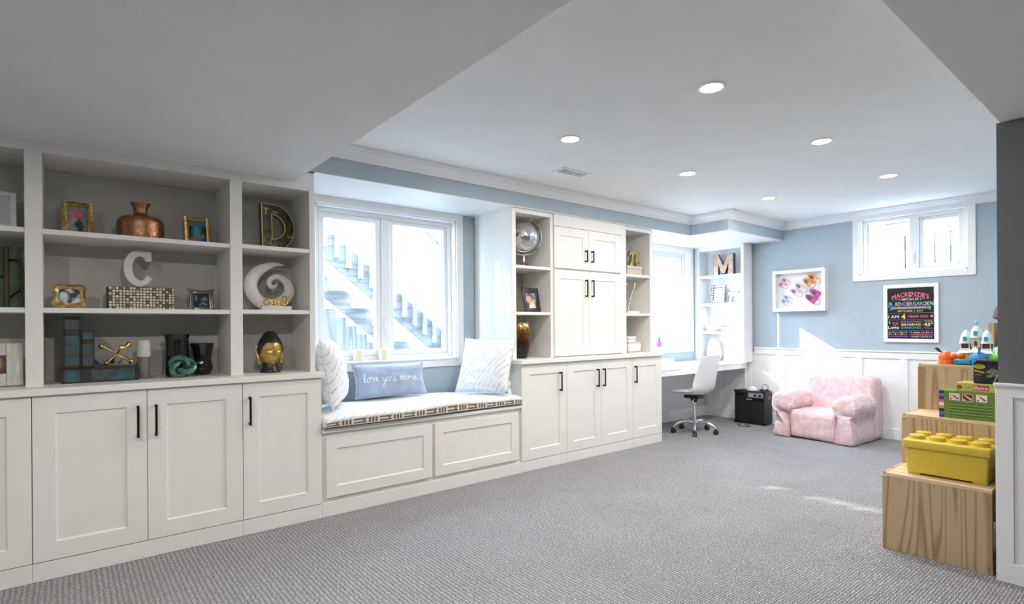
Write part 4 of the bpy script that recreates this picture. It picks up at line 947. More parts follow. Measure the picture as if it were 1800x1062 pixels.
obj('stand', lathe([(0, 0), (.075, 0), (.076, .006), (.070, .012), (.045, .024), (.022, .034), (.013, .046), (.016, .058), (.010, .075), (.012, .112), (0, .115)], 28), SILVER, t, True)
photo_frame('photo_frame', 'ornate black photo frame with two people, below the globe', (3.175, 3.63, SR2 + .0005), .20, .205, .034, BPLA,
    ['bbkkbbbb', 'bkkkkbbb', 'bssskkbb', 'ssssskkb', 'sssskssb', 'bssssssb', 'kksswssk', 'kkkwwwsk', 'kkwwwwwk', 'kkwwwwwk'], {'b': '#7f93ad', 'k': '#3a3436', 's': '#d9a48c', 'w': '#e9e2dc'}, R(8), 10, style='ornate')
t = thing('starburst_ornament', 'spiky gold starburst ball half hidden behind the bookcase edge', 'ornament', (3.045, 3.76, SR2 + .0905))
STRAW = pm('straw_gold', (.52, .38, .17), .5, metal=.5); random.seed(4); bm = ball(.018, 10, 8)
for k in range(120):
    z_ = 1 - 2 * (k + .5) / 120; a = k * 2.39996; r_ = math.sqrt(1 - z_ * z_); d = Vector((r_ * cos(a), r_ * sin(a), z_)); tube([d * .012, d * .086], [.0022, .0012], 5, bm)
obj('spikes', bm, STRAW, t)
t = thing('mosaic_vase', 'tall brown and gold mosaic glass vase below the black frame', 'vase', (3.07, 3.70, ZF + .0))
def band_mat():
    mt, nt, b = nodes_of('banded_mosaic_glass'); tc = N(nt, 'TexCoord'); sp = N(nt, 'SeparateXYZ'); nt.links.new(tc.outputs['Object'], sp.inputs[0])
    mpz = N(nt, 'Math', operation='DIVIDE'); mpz.inputs[1].default_value = .32; nt.links.new(sp.outputs['Z'], mpz.inputs[0])
    rp = ramp(nt, [(0, (.03, .022, .022)), (.42, (.05, .035, .03)), (.46, (.10, .03, .012)), (.62, (.24, .09, .02)), (.75, (.34, .15, .04)), (.9, (.52, .34, .12))]); nt.links.new(mpz.outputs[0], rp.inputs[0])
    vo = N(nt, 'TexVoronoi', Scale=60.0); nt.links.new(tc.outputs['Object'], vo.inputs['Vector']); mx = N(nt, 'MixRGB', blend_type='MULTIPLY'); mx.inputs[0].default_value = .7
    nt.links.new(rp.outputs[0], mx.inputs[1]); bw = N(nt, 'RGBToBW'); nt.links.new(vo.outputs['Color'], bw.inputs[0]); nt.links.new(bw.outputs[0], mx.inputs[2]); nt.links.new(mx.outputs[0], b.inputs['Base Color'])
    b.inputs['Roughness'].default_value = .18; b.inputs['Metallic'].default_value = .6; bump(nt, b, vo.outputs['Distance'], .4, .003); return mt
obj('body', lathe([(0, 0), (.066, 0), (.072, .008), (.085, .06), (.100, .13), (.108, .20), (.106, .25), (.096, .295), (.084, .312), (.080, .308), (.09, .25), (.07, .03), (0, .03)], 36), band_mat(), t, True)
# ------------------------------------------------------------------ pi bookcase
t = thing('letter_pi', 'gold pi symbol standing on a pale woven box', 'letter', (4.575, 3.63, SR1 + .0925), R(6))
out = [(-.10, .105), (-.09, .135), (-.065, .16), (.10, .16), (.10, .125), (.058, .125), (.056, .05), (.064, .032), (.085, .034), (.092, .05), (.104, .046), (.096, .01), (.066, .0), (.034, .01), (.024, .04), (.026, .125), (-.014, .125), (-.022, .055), (-.040, .0), (-.082, .0), (-.078, .022), (-.058, .06), (-.048, .125), (-.062, .125), (-.080, .115), (-.088, .10)]
obj('face', prism(out, 0, .03, bev=.003), pm('dull_gold', (.46, .36, .16), .35, metal=.9, var=.2), t)
t = thing('woven_box', 'pale pink speckled box under the pi symbol', 'box', (4.535, 3.60, SR1 + .0005), R(3))
SPK = pm('speckled_shell', (.70, .62, .58), .5, c2=(.42, .34, .31), scale=90)
obj('body', box(-.125, .125, 0, .13, 0, .062, .003), SPK, t); obj('lid', box(-.128, .128, -.003, .133, .0625, .091, .003), SPK, t)
t = thing('giraffe_rod', 'slim antique gold rod sculpture on a white base', 'ornament', (4.53, 3.63, SR2 + .0005), R(4))
AG = pm('pale_antique_gold', (.50, .44, .34), .35, metal=.8, var=.2)
obj('base', box(-.105, .08, -.03, .05, 0, .024, .002), WCER, t)
obj('rod', tube(crom([(-.065, .01, .024), (-.063, .01, .05), (-.055, .01, .075), (-.01, .01, .18), (.045, .01, .27), (.056, .01, .30), (.060, .01, .315)], 4), [.014] * 4 + [.010] * 4 + [.006] * 4 + [.006] * 4 + [.009] * 4 + [.012] * 4 + [.005], 10), AG, t, True)
obj('finial', ball(.022, 14, 10, (-.085, .02, .30), (1, 1, .8)), AG, t, True)
obj('finial_stem', tube([(-.085, .02, .024), (-.085, .02, .29)], .004, 8), AG, t, True)
t = thing('trinket_box', 'low white box with gold bands on the worktop below the rod', 'box', (4.54, 3.61, ZF), R(3))
obj('body', box(-.105, .105, 0, .12, 0, .108, .004), WCER, t); bm = bmesh.new(); bx(bm, -.107, .107, -.002, .122, .004, .014, .002); bx(bm, -.107, .107, -.002, .122, .094, .103, .002); obj('gold_band', bm, GOLD, t)
t = thing('trinket_dish', 'small white lidded box stacked on the gold-banded box', 'box', (4.51, 3.62, ZF + .109), R(3)); obj('body', box(-.062, .062, 0, .09, 0, .03, .004), WCER, t); obj('lid', box(-.066, .066, -.004, .094, .0305, .055, .005), WCER, t)

# ------------------------------------------------------------------ desk hutch ornaments (facing the room: turned -90)
T90 = R(-90)
t = thing('letter_m', 'copper letter M with dark sides on the hutch top shelf', 'letter', (6.475, 3.745, HS[0] + .0005), T90)
out = [(-.14, 0), (-.14, .268), (-.075, .268), (0, .115), (.075, .268), (.14, .268), (.14, 0), (.075, 0), (.075, .155), (.022, .02), (-.022, .02), (-.075, .155), (-.075, 0)]
obj('sides', prism(out, .003, .05), pm('teal_patina', (.05, .10, .10), .5, metal=.4), t); o = obj('face', prism([(x * .94, .006 + z * .955) for x, z in out], 0, .006), pm('copper_face', (.50, .33, .25), .45, metal=.5, var=.15, scale=25), t)
photo_frame('photo_frame', 'jewelled silver picture frame on the hutch beside the silver cow', (6.46, 3.817, HS[1] + .0005), .195, .235, .040, pm('bronze_frame', (.085, .07, .055), .45, var=.3), ['ww', 'ww'], {'w': '#f2f4f6'}, T90 + R(4), 8, style='gems')
t = thing('cow_figurine', 'small silver cow figurine standing beside the jewelled frame', 'figurine', (6.50, 3.605, HS[1] + .0005), T90)
bm = tube([(-.078, 0, .118), (-.07, 0, .118), (-.04, 0, .116), (0, 0, .112), (.04, 0, .120), (.06, 0, .130), (.078, 0, .145), (.090, 0, .158), (.102, -.004, .150), (.112, -.008, .132), (.116, -.010, .124)], [.006, .026, .034, .034, .034, .028, .022, .023, .022, .016, .008], 14)
for x, y in ((-.062, .018), (-.058, -.018), (.045, .018), (.050, -.018)): tube([(x, y, .11), (x + .004, y, .065), (x - .002, y, .03), (x, y, .002)], [.017, .010, .007, .009], 10, bm)
for s_ in (-1, 1):
    tube([(.088, s_ * .016, .165), (.084, s_ * .040, .168), (.088, s_ * .052, .160)], [.006, .010, .003], 8, bm); tube([(.092, s_ * .010, .172), (.094, s_ * .020, .190), (.102, s_ * .016, .200)], [.005, .004, .0015], 8, bm)
tube([(-.078, 0, .135), (-.09, 0, .11), (-.088, 0, .06)], [.005, .003, .005], 8, bm)
obj('body', bm, SILVER, t, True, mods=(('REMESH', dict(mode='VOXEL', voxel_size=.0035, use_smooth_shade=True)), ('SMOOTH', dict(factor=.5, iterations=4))))
t = thing('white_pumpkin', 'cream ribbed pumpkin ornament on the third hutch shelf', 'ornament', (6.49, 3.888, HS[2] + .0005)); bm = bmesh.new(); gr = []
for j in range(15):
    ph = -pi / 2 + pi * j / 14; row = []
    for i in range(48):
        th = 2 * pi * i / 48; r_ = (.098 * (1 - .09 * abs(sin(4 * th)))) * cos(ph); row.append(bm.verts.new((r_ * cos(th), r_ * sin(th), .050 + .050 * sin(ph) - .012 * math.exp(-(r_ / .03) ** 2) * (1 if ph > 0 else -1))))
    gr.append(row)
for j in range(14):
    for i in range(48): bm.faces.new([gr[j][i], gr[j][(i + 1) % 48], gr[j + 1][(i + 1) % 48], gr[j + 1][i]])
bmesh.ops.translate(bm, verts=bm.verts, vec=(0, 0, -min(v.co.z for v in bm.verts))); obj('body', bm, pm('cream_glaze', (.58, .54, .43), .4), t, True); obj('stem', tube([(0, 0, .08), (.004, 0, .105), (.012, 0, .115)], [.009, .006, .007], 8), AG, t, True)
t = thing('succulent_bowl', 'small succulent in a blue-white bowl between the pumpkin and jar', 'potted plant', (6.47, 3.722, HS[2] + .0005))
obj('bowl', lathe([(0, 0), (.035, 0), (.040, .004), (.064, .048), (.060, .048), (.036, .010), (0, .010)], 28), pm('blue_white_bowl', (.50, .56, .68), .35, c2=(.75, .78, .84), scale=30), t, True)
LEAFM = pm('succulent_green', (.30, .40, .20), .5, c2=(.62, .62, .42), scale=20)
obj('soil', lathe([(0, .036), (.053, .036), (.05, .04), (0, .042)], 20), pm('soil', (.05, .035, .025), .9), t)
for k in range(14):
    a = k * 2.4; r_ = .012 + .028 * (k / 14); q = obj('leaf', tube([(cos(a) * r_ * .3, sin(a) * r_ * .3, .040), (cos(a) * r_, sin(a) * r_, .055 + .02 * (1 - k / 14)), (cos(a) * (r_ + .016), sin(a) * (r_ + .016), .072 + .034 * (1 - k / 14))], [.006, .009, .002], 7, flat=.6), LEAFM, t, True)
t = thing('white_jar', 'pale ribbed jar at the front end of the third hutch shelf', 'jar', (6.48, 3.55, HS[2] + .0005)); obj('body', lathe([(0, 0), (.046, 0), (.050, .004)] + [(.050 + .0015 * (k % 2), .010 + k * .009) for k in range(11)] + [(.044, .118), (0, .120)], 32), WCER, t, True); obj('lid', lathe([(.046, .1205), (.046, .128), (.012, .134), (.010, .142), (0, .143)], 28), WCER, t, True)
t = thing('pineapple_vase', 'tall white textured vase on the desk behind the swivel chair', 'vase', (6.49, 3.885, .7385)); bm = bmesh.new(); gr = []
pf = [(.0, 0), (.055, 0), (.075, .02), (.092, .07), (.094, .12), (.082, .18), (.060, .235), (.040, .268), (.032, .28), (0, .282)]; pc = crom(pf, 3)
for r_, z_ in pc: gr.append([bm.verts.new(((max(r_, .0005) * (1 + .03 * cos(10 * th + z_ * 90) * cos(10 * th - z_ * 90))) * cos(th), (max(r_, .0005) * (1 + .03 * cos(10 * th + z_ * 90) * cos(10 * th - z_ * 90))) * sin(th), max(0, z_))) for th in [2 * pi * i / 60 for i in range(60)]])
for p0, p1 in zip(gr, gr[1:]):
    for i in range(60): bm.faces.new([p0[i], p0[(i + 1) % 60], p1[(i + 1) % 60], p1[i]])
obj('body', bm, WCER, t, True)
t = thing('white_plaque', 'white tilted plaque with blue diamonds down one edge', 'plaque', (6.46, 3.63, .743), T90 + R(-4), R(-12)); obj('board', box(-.115, .115, 0, .018, .001, .215, .002), TRIM, t); P = Print(-.0004)
for k, (s_, c_) in enumerate(((.011, '#8a8f94'), (.019, '#3f79a8'), (.011, '#8a8f94'), (.016, '#4d6f8c'), (.010, '#7a8f9c'), (.011, '#4b5a66'), (.008, '#8a8f94'))):
    x = .035 + k * .0105; z = .022 + k * .029; P.poly([(x - s_, z), (x, z - s_), (x + s_, z), (x, z + s_)], c_)
P.build('diamond_print', t)
t = thing('pen_tray', 'pale blue checked desk organiser on the desk beside the cabinet', 'desk organiser', (5.33, 3.80, .7385)); CHK = pm('blue_check_card', (.55, .62, .72), .6, c2=(.80, .83, .87), scale=35)
bm = box(-.09, .09, -.05, .05, 0, .006)
for a, b, c, d in ((-.09, -.086, -.05, .05), (.086, .09, -.05, .05), (-.086, .086, -.05, -.046), (-.086, .086, .046, .05), (-.028, -.025, -.046, .046), (.028, .031, -.046, .046)): bx(bm, a, b, c, d, .006, .075)
obj('tray', bm, CHK, t)
t = thing('cactus_pot', 'small green cactus in a pink pot on the second window sill', 'potted plant', (5.62, 4.10, .9345)); obj('pot', lathe([(0, 0), (.022, 0), (.030, .055), (.033, .055), (.033, .062), (.027, .062), (.024, .05), (0, .05)], 20), pm('pink_pot', (.70, .10, .36), .5), t, True)
obj('cactus', tube([(0, 0, .05), (0, 0, .09), (0, 0, .12), (0, 0, .132)], [.014, .018, .015, .004], 10), pm('cactus_green', (.04, .22, .17), .6, bmp=.5, bscale=200), t, True)

# ================================================================== end wall pictures
WFR = pm('white_frame', (.83, .83, .84), .4, var=.01)
def wall_frame(name, label, cat, y0, y1, z0, z1, fw_, dep):
    t = thing(name, label, cat, (XB - .0005, (y0 + y1) / 2, z0), T90); x, h = (y1 - y0) / 2, z1 - z0; bm = bmesh.new()
    for a, b, c, d in ((-x, -x + fw_, 0, h), (x - fw_, x, 0, h), (-x + fw_, x - fw_, 0, fw_), (-x + fw_, x - fw_, h - fw_, h)): bx(bm, a, b, -dep, 0, c, d, .0015)
    obj('frame', bm, WFR, t); return t, x, h
t, x, h = wall_frame('poster_frame', 'white framed black first-day-of-school poster with colourful lettering', 'poster', 1.563, 2.03, 1.007, 1.596, .036, .025)
obj('board', box(-x + .034, x - .034, -.021, -.002, .034, h - .034), pm('black_poster', (.011, .012, .013), .25, var=.1), t)
P = Print(-.0212); PK, WH, YE, CY_, PU, OR, GY = '#ee5f84', '#e8e8ea', '#f2c65a', '#35b4e0', '#9a62c4', '#f0954a', '#8d949c'
bow = lambda px, pz: (px, pz - 1.35 * px * px)
P.text("MACKENZIE'S", 0, .468, .058, PK, width=.315, fn=bow, bold=.02)
for k in range(16): xa = -.15 + k * .3 / 16; xb_ = xa + .3 / 16; P.line((xa, .458 - 1.2 * xa * xa), (xb_, .458 - 1.2 * xb_ * xb_), .0022, GY)
P.disc(0, .462, .006, PK); P.text('FIRST DAY OF', 0, .424, .030, WH, width=.14, bold=.005)
for sx in (-1, 1): P.disc(sx * .088, .434, .005, WH); P.rect(sx * .11 - .012, sx * .11 + .012, .4325, .4355, GY)
P.text('JR. KINDERGARDEN', 0, .372, .052, [CY_, CY_, OR, YE, CY_, PU, PK, YE, CY_, OR, PK, CY_, PU, YE, CY_, YE], width=.385, bold=.02)
P.poly([(-.18, .328), (-.15, .332), (-.15, .362), (-.18, .358), (-.165, .343)], GY); P.poly([(.18, .328), (.15, .332), (.15, .362), (.18, .358), (.165, .343)], GY); P.rect(-.152, .152, .335, .364, '#5d6670')
P.text('ST. ANNE CATHOLIC ELEMENTARY', 0, .343, .020, WH, width=.285); P.text('SEPTEMBER 7, 2017', 0, .309, .022, '#f3b46a', width=.215, bold=.01)
P.rect(-.195, .195, .2965, .2985, GY)
P.text('I AM', -.143, .246, .042, WH, width=.095, bold=.005); P.text('4', -.058, .238, .066, '#f5cf6a', width=.036, bold=.03); P.text('YEARS OLD', .065, .250, .034, PK, width=.17, bold=.015); P.disc(.178, .262, .012, PK); P.rect(.176, .180, .272, .282, '#6fae5a')
P.rect(-.195, .195, .228, .230, GY)
P.text('I', -.178, .190, .036, WH, bold=.02)
hx, hz = -.128, .188
for sc, c_ in ((1, PK), (.72, '#15161a')):
    P.poly([(hx + sc * .0017 * 16 * sin(k * pi / 12) ** 3 * .95, hz + sc * .0014 * (13 * cos(k * pi / 12) - 5 * cos(k * pi / 6) - 2 * cos(k * pi / 4) - cos(k * pi / 3))) for k in range(24)], c_)
P.text('Love', -.145, .136, .044, WH, width=.095, bold=.01)
P.text('DRAWING', .005, .200, .026, PU, width=.165, bold=.005); P.text('SINGING', .005, .170, .030, YE, width=.165, bold=.02); P.text('DANCING', .005, .138, .030, CY_, width=.165, bold=.01)
P.rect(.099, .1005, .115, .228, GY); P.text('I STAND', .150, .208, .016, WH, width=.07); P.text('43"', .150, .166, .044, '#f5cf6a', width=.078, bold=.025); P.text('TALL', .150, .136, .024, PU, width=.075)
P.rect(-.195, .195, .118, .1195, GY)
P.text('MY FAVOURITE', -.108, .094, .022, [PK, OR, YE, CY_, PU, PK, YE, OR, CY_, PK], width=.175, bold=.015)
for k in range(9): P.disc(-.18 + k * .018, .082, .0035 if k % 3 else .006, WH, n=8)
[P.rect(-.195 + k * .0125, -.186 + k * .0125, .056, .067 - .002 * (k % 2), PU) for k in range(14)]; P.rect(-.006, -.0045, .05, .118, GY)
P.text('I want to be a', .095, .096, .024, WH, width=.175); P.text('VETERINARIAN', .095, .070, .026, PK, width=.18, bold=.005); P.text('WHEN I GROW UP', .095, .052, .016, WH, width=.175)
P.build('poster_print', t)
t, x, h = wall_frame('picture_frame', 'white picture frame mostly hidden behind the charcoal partition', 'picture frame', .70, 1.118, 1.446, 1.846, .036, .025)
obj('board', box(-x + .034, x - .034, -.012, -.002, .034, h - .034), pm('pale_print', (.60, .62, .66), .4), t)
# shadow box with baby shoes
SY0, SY1, SZ0, SZ1 = 2.572, 3.156, 1.348, 1.828
t, x, h = wall_frame('shadow_box', 'deep white shadow box frame displaying baby shoes', 'shadow box', SY0, SY1, SZ0, SZ1, .036, .09)
obj('backing', box(-x + .034, x - .034, -.010, -.002, .034, h - .034), pm('white_card', (.80, .80, .82), .8), t)
obj('pane', box(-x + .035, x - .035, -.080, -.077, .035, h - .035), GLASS, t)
def shoe(label, px, py, ang, L_, upper, accent, toe, strap=None, inner=(.12, .09, .09)):
    """baby shoe, sole against the backing card, toe along local -y turned by ang; px,py in metres from the box centre"""
    t = thing('baby_shoe', label, 'shoe', (XB - .0115, (SY0 + SY1) / 2 - px, (SZ0 + SZ1) / 2 + py), group='baby shoes in the shadow box')
    t.rotation_euler = (Matrix(((0, 0, -1), (-1, 0, 0), (0, 1, 0))) @ Matrix.Rotation(ang, 3, 'Z')).to_euler()   # local xy = wall plane, local z = into the room
    L_ *= 1.12; W_ = L_ * .42
    def ol(y, k=1): 
        f_ = (y / L_ + .5); return W_ / 2 * k * (1 - abs(2 * f_ - 1) ** 3.2) ** .42 * (1 + .10 * cos((f_ - .25) * 5))
    ys = [-L_ / 2 + L_ * i / 22 for i in range(23)]
    def lay(z, k, ins=0): return [(max(.0008, ol(y, k)) , y * (1 - ins), z) for y in ys] + [(-max(.0008, ol(y, k)), y * (1 - ins), z) for y in reversed(ys)]
    obj('sole', loft([lay(0, 1), lay(.008, 1.02), lay(.010, .98)]), TRIM if toe else pm('sole_' + label[:6], accent, .6), t)
    rg = []
    for z_, k_, ins in ((.010, .95, .02), (.022, .92, .04), (.032, .80, .10), (.040, .62, .22)): rg.append([(q[0], q[1] + (.0 if ins < .1 else L_ * .05), z_ - (.016 * max(0, (-q[1] / L_) - .05) / .45 * (z_ / .04))) for q in lay(z_, k_, ins)])
    obj('upper', loft(rg), upper, t, True)
    obj('opening', lathe([(0, 0), (1, 0), (.96, .004), (0, .0045)], 20, sx=W_ * .26, sy=L_ * .17), pm('shoe_lining', inner, .9), t).location = (0, L_ * .16, .0395)
    if toe: obj('toe_cap', loft([[(c_ * W_ * .36 * s_, -L_ * .36 + sn * L_ * .12 * s_, z_) for c_, sn in [(cos(a * pi / 8), sin(a * pi / 8)) for a in range(16)]] for z_, s_ in ((.012, 1.05), (.022, .98), (.027, .7), (.0285, .2))]), TRIM, t, True)
    for k in range(3): obj('strap' if strap else 'lace', box(-W_ * .30, W_ * .30, -L_ * .10 - L_ * .09 * k - .002, -L_ * .10 - L_ * .09 * k + .003, .031 - k * .0035, .0385 - k * .0035, .001), strap or TRIM, t)
    return t
def clr(n, c): return pm(n, c, .7, var=.08, scale=120)
PKM, ORM, MGM, LPM, WBM = clr('pink_leather', (.82, .33, .48)), clr('orange_canvas', (.86, .33, .03)), clr('magenta_canvas', (.55, .03, .30)), clr('pale_pink_canvas', (.80, .52, .58)), clr('white_blue_leather', (.46, .56, .70))
MS = clr('pale_strap', (.80, .55, .72))
shoe('pink baby shoe with its strap, upper of the pink pair', -.158, .120, R(52), .10, PKM, (.8, .5, .6), True, MS)
shoe('pink baby shoe with its strap, lower of the pink pair', -.195, .075, R(52), .10, PKM, (.8, .5, .6), True, MS)
shoe('orange canvas baby shoe, upper of the orange pair', .155, .128, R(50), .135, ORM, (.8, .4, .1), True, None, (.10, .10, .04))
shoe('orange canvas baby shoe, lower of the orange pair', .095, .085, R(50), .135, ORM, (.8, .4, .1), True, None, (.10, .10, .04))
shoe('pale pink lace-up baby shoe, upper of the middle pair', .008, .036, R(52), .14, LPM, (.8, .6, .6), True)
shoe('pale pink lace-up baby shoe, lower of the middle pair', -.045, -.022, R(52), .14, LPM, (.8, .6, .6), True)
shoe('magenta striped baby shoe, upper of the magenta pair', .178, -.042, R(53), .15, MGM, (.5, .1, .3), True, clr('lilac_strap', (.66, .22, .58)), (.05, .01, .03))
shoe('magenta striped baby shoe, lower of the magenta pair', .132, -.108, R(53), .15, MGM, (.5, .1, .3), True, clr('lilac_strap', (.66, .22, .58)), (.05, .01, .03))
shoe('white baby shoe with blue edging, upper of the white pair', -.135, -.085, R(54), .105, WBM, (.5, .6, .75), True, None, (.35, .42, .5))
shoe('white baby shoe with blue edging, lower of the white pair', -.165, -.132, R(54), .105, WBM, (.5, .6, .75), True, None, (.35, .42, .5))

# ================================================================== pine step boxes and toys
SX = (3.40, 3.72, 4.02); SZ = (.405, .683, .955); YA, YB2 = .602, 1.055
t = thing('pine_steps', 'three-step pine box stair against the side wall, used as toy shelf', 'step stool', (SX[0], YA, 0)); L = (-SX[0], -YA, 0)
SCREW = pm('zinc_screw', (.35, .36, .37), .35, metal=1)
for k in range(3):
    x0 = SX[k]; x1 = 4.34; zb = 0 if k == 0 else SZ[k - 1] + .0003; zt = SZ[k]
    obj('front_panel', box(x0, x0 + .018, YA, YB2, max(.001, zb), zt - .0183, .001), PINE, t, off=L)
    obj('tread', box(x0 - .0005, (SX[k + 1] if k < 2 else x1) - .0003, YA, YB2 - .0181, zt - .018, zt, .001), PINEX, t, off=L)
    obj('side_panel', box(x0 + .0183, x1, YB2 - .0178, YB2, max(.001, zb), zt, .001), PINE, t, off=L)
    zs = [zt - .03] if k else [zt - .03, .03]
    for z in zs:
        for y in (YA + .015, (YA + YB2) / 2, YB2 - .015):
            bm = lathe([(0, 0), (.005, 0), (.005, .001), (0, .0012)], 10); bmesh.ops.rotate(bm, verts=bm.verts, matrix=Matrix.Rotation(R(-90), 3, 'Y')); obj('screw', bm, SCREW, t, off=(x0 - L[0] * 0 + L[0] - .0002, y + L[1], z))
# yellow brick-shaped storage box
YEL = pm('yellow_plastic', (.66, .47, .045), .38, var=.03, bmp=.12, bscale=300)
t = thing('toy_storage_brick', 'yellow brick-shaped storage box with eight studs on the lowest step', 'storage box', (3.462, .797, SZ[0] + .0005), T90); x = .176
bm = bmesh.new(); rr = []
for z, i in ((.010, .010), (.135, .002)): rr.append([(-x + i, .0 + i, z), (x - i, i, z), (x - i, .24 - i, z), (-x + i, .24 - i, z)])
loft(rr, bm); es = [e for e in bm.edges if abs(e.verts[0].co.z - e.verts[1].co.z) > .05]; bmesh.ops.bevel(bm, geom=es, offset=.012, segments=3, affect='EDGES', profile=.5)
for sx in (-1, 1):
    for a, b in ((.012, .05), (.19, .228)): bx(bm, min(sx * (x - .012), sx * (x - .07)), max(sx * (x - .012), sx * (x - .07)), a, b, 0, .0105, .003)
obj('body', bm, YEL, t, True)
obj('lid', box(-x - .006, x + .006, -.006, .246, .1355, .182, .010, 3), YEL, t, True)
for i in range(4):
    for j in range(2): obj('stud', lathe([(.0345, .1815), (.035, .183), (.035, .199), (.0325, .2015), (0, .2015)], 32), YEL, t, True).location = (-.132 + i * .088, .062 + j * .118, 0)
# craft boxes
def carton(name, label, loc, wd, dp_, ht, mat, rz=0):
    t = thing(name, label, 'box', loc, T90 + rz, group='craft kit boxes on the second step'); obj('carton', box(-wd / 2, wd / 2, 0, dp_, 0, ht, .001), mat, t); return t
t = carton('craft_kit_box', 'large green craft kit box with picture squares on the second step', (3.735, .752, SZ[1] + .0005), .262, .20, .148, pm('green_card', (.125, .215, .03), .45, var=.1))
P = Print(-.0002); xl = -.131
for k, c_ in enumerate(('#1d3f9c', '#2c74d8', '#141f52', '#ef8a28', '#e7e0e0', '#e0559a', '#5a1034', '#2f7be0', '#162b6e')): P.rect(xl, xl + .022, .148 * k / 9, .148 * (k + 1) / 9, c_)
P.rect(.104, .131, 0, .148, '#45102e')
for a, c_, d_ in ((-.086, '#d9c8c8', '#8c2c4c'), (-.030, '#6e1030', '#e8d6d8'), (.028, '#e8dcd4', '#a01c34')):
    P.rect(a, a + .045, .098, .136, '#e9e4df'); P.rect(a + .002, a + .043, .100, .134, c_)
    for k in range(9): P.disc(a + .006 + (k * 13 % 34) / 1000, .104 + (k * 17 % 27) / 1000, .004, d_ if k % 3 else '#e8a040', n=8)
for a, b in ((-.084, -.058), (-.052, -.012), (-.006, .03), (.036, .064), (.074, .098)):
    for k in range(9): P.rect(a, b - (.006 if k % 3 == 2 else 0), .018 + k * .008, .0205 + k * .008, '#a9bb7c' if (k + int(a * 1000)) % 2 else '#2f4a12')
[P.rect(.1135, .1205 + .002 * (k % 2), .020 + k * .0085, .026 + k * .0085, '#e8b6cc') for k in range(13)]
P.build('print', t)
t = carton('baking_kit_box', 'flat yellow box lettered Bake lying on the green craft box', (3.745, .715, SZ[1] + .1495), .195, .18, .044, pm('yellow_card', (.46, .42, .06), .45, var=.06))
P = Print(-.0002); P.disc(-.080, .022, .011, '#6b2a1a'); P.disc(-.080, .022, .007, '#a8501e'); [P.rect(-.060 + k * .008, -.055 + k * .008, .017, .027 - .003 * (k % 2), '#8a8a86') for k in range(4)]
P.rect(-.022, .042, .008, .036, '#a81c48'); P.text('Bake', .010, .013, .028, '#f3b8d0', width=.058, bold=.02); [P.rect(.047 + k * .008, .052 + k * .008, .014, .022 - .002 * (k % 2), '#b9b9b0') for k in range(5)]; P.build('print', t)
t = carton('craft_case_box', 'black crayon craft box standing on the yellow box', (3.765, .665, SZ[1] + .1945), .150, .10, .112, pm('black_card', (.010, .009, .011), .35, var=.1))
P = Print(-.0002); P.disc(-.050, .090, .023, '#d9c22a', .012); P.disc(-.050, .090, .019, '#5d7a2a', .009); P.text('Crayola', -.050, .086, .011, '#e9d83a', width=.030, bold=.01)
P.poly([(-.072, .072), (-.070, .064), (-.034, .056), (-.028, .058), (-.034, .063)], '#b5bf2c'); P.rect(-.068, -.040, .048, .050, '#9a9a30'); P.rect(-.068, -.040, .043, .045, '#9a9a30')
for k in range(4): P.rect(-.066, -.042, .016 + k * .006, .018 + k * .006, '#4c4c50')
for k in range(16): P.disc(-.018 + (k * 37 % 42) / 1000, .040 + (k * 23 % 40) / 1000, .007, ('#5f6b3a', '#2e6f8c', '#8a7a2a', '#b0602a', '#4b8a5a', '#7a4f86')[k % 6], n=8)
P.line((.004, .0), (.050, .112), .0035, '#bcb8c4'); P.disc(.066, .082, .014, '#5fa8a4', .024); P.build('print', t)
t = thing('black_tray', 'thin black tray lying on the black craft box', 'tray', (3.75, .665, SZ[1] + .3075), T90); obj('tray', box(-.065, .075, 0, .11, 0, .012, .003), BPLA, t)
# toys on the top step
TZ = SZ[2] + .0005
def plas(n, c, r_=.18): return pm(n, c, r_, var=.03, coat=.3)
ORP, BLP, GNP, CYP, YLP, TEP = plas('orange_plastic', (.80, .12, .008)), plas('blue_plastic', (.02, .22, .62)), plas('green_plastic', (.10, .45, .012)), plas('cyan_plastic', (.02, .30, .42), .35), plas('yellow_toy_plastic', (.62, .55, .10)), plas('pale_teal_plastic', (.30, .62, .60))
def dome(r_, h, seg=28, base=0): return [(0, base)] + [(r_, base)] + [(r_ * cos(R(a)), base + h * sin(R(a))) for a in range(6, 90, 7)] + [(0, base + h)]
t = thing('orange_hippo', 'orange plastic animal-head toy at the outer end of the top step', 'toy', (4.085, .930, TZ), T90)
obj('base', lathe([(0, 0), (.045, 0), (.038, .030), (0, .031)], 28), ORP, t, True); obj('head', lathe([(q[0], q[1]) for q in dome(.038, .045, base=.0312)], 28, sx=1.1), ORP, t, True)
obj('snout', ball(.021, 18, 12, (.038, -.012, .048), (1.2, 1, .85)), ORP, t, True); obj('snout_tip', ball(.018, 18, 12, (.072, -.012, .050), (1.2, 1, 1.0)), ORP, t, True)
obj('tail', loft([[(-.040, .02, .07), (-.02, .02, .062), (-.02, .03, .062), (-.040, .03, .07)], [(-.062, .02, .092), (-.045, .02, .096), (-.045, .03, .096), (-.062, .03, .092)]]), BPLA, t)
t = thing('cyan_bar', 'cyan plastic toy bar lying between the orange and blue toys', 'toy', (4.030, .846, TZ), T90); obj('bar', box(-.036, .040, 0, .03, .004, .034, .006, 2), CYP, t, True); obj('underside', box(-.034, .038, .002, .028, 0, .0038), BPLA, t)
obj('pin', lathe([(0, 0), (.004, 0), (.004, .003), (0, .003)], 12), BPLA, t).matrix_local = Matrix.Translation((-.026, .0005, .02)) @ Matrix.Rotation(R(90), 4, 'X')
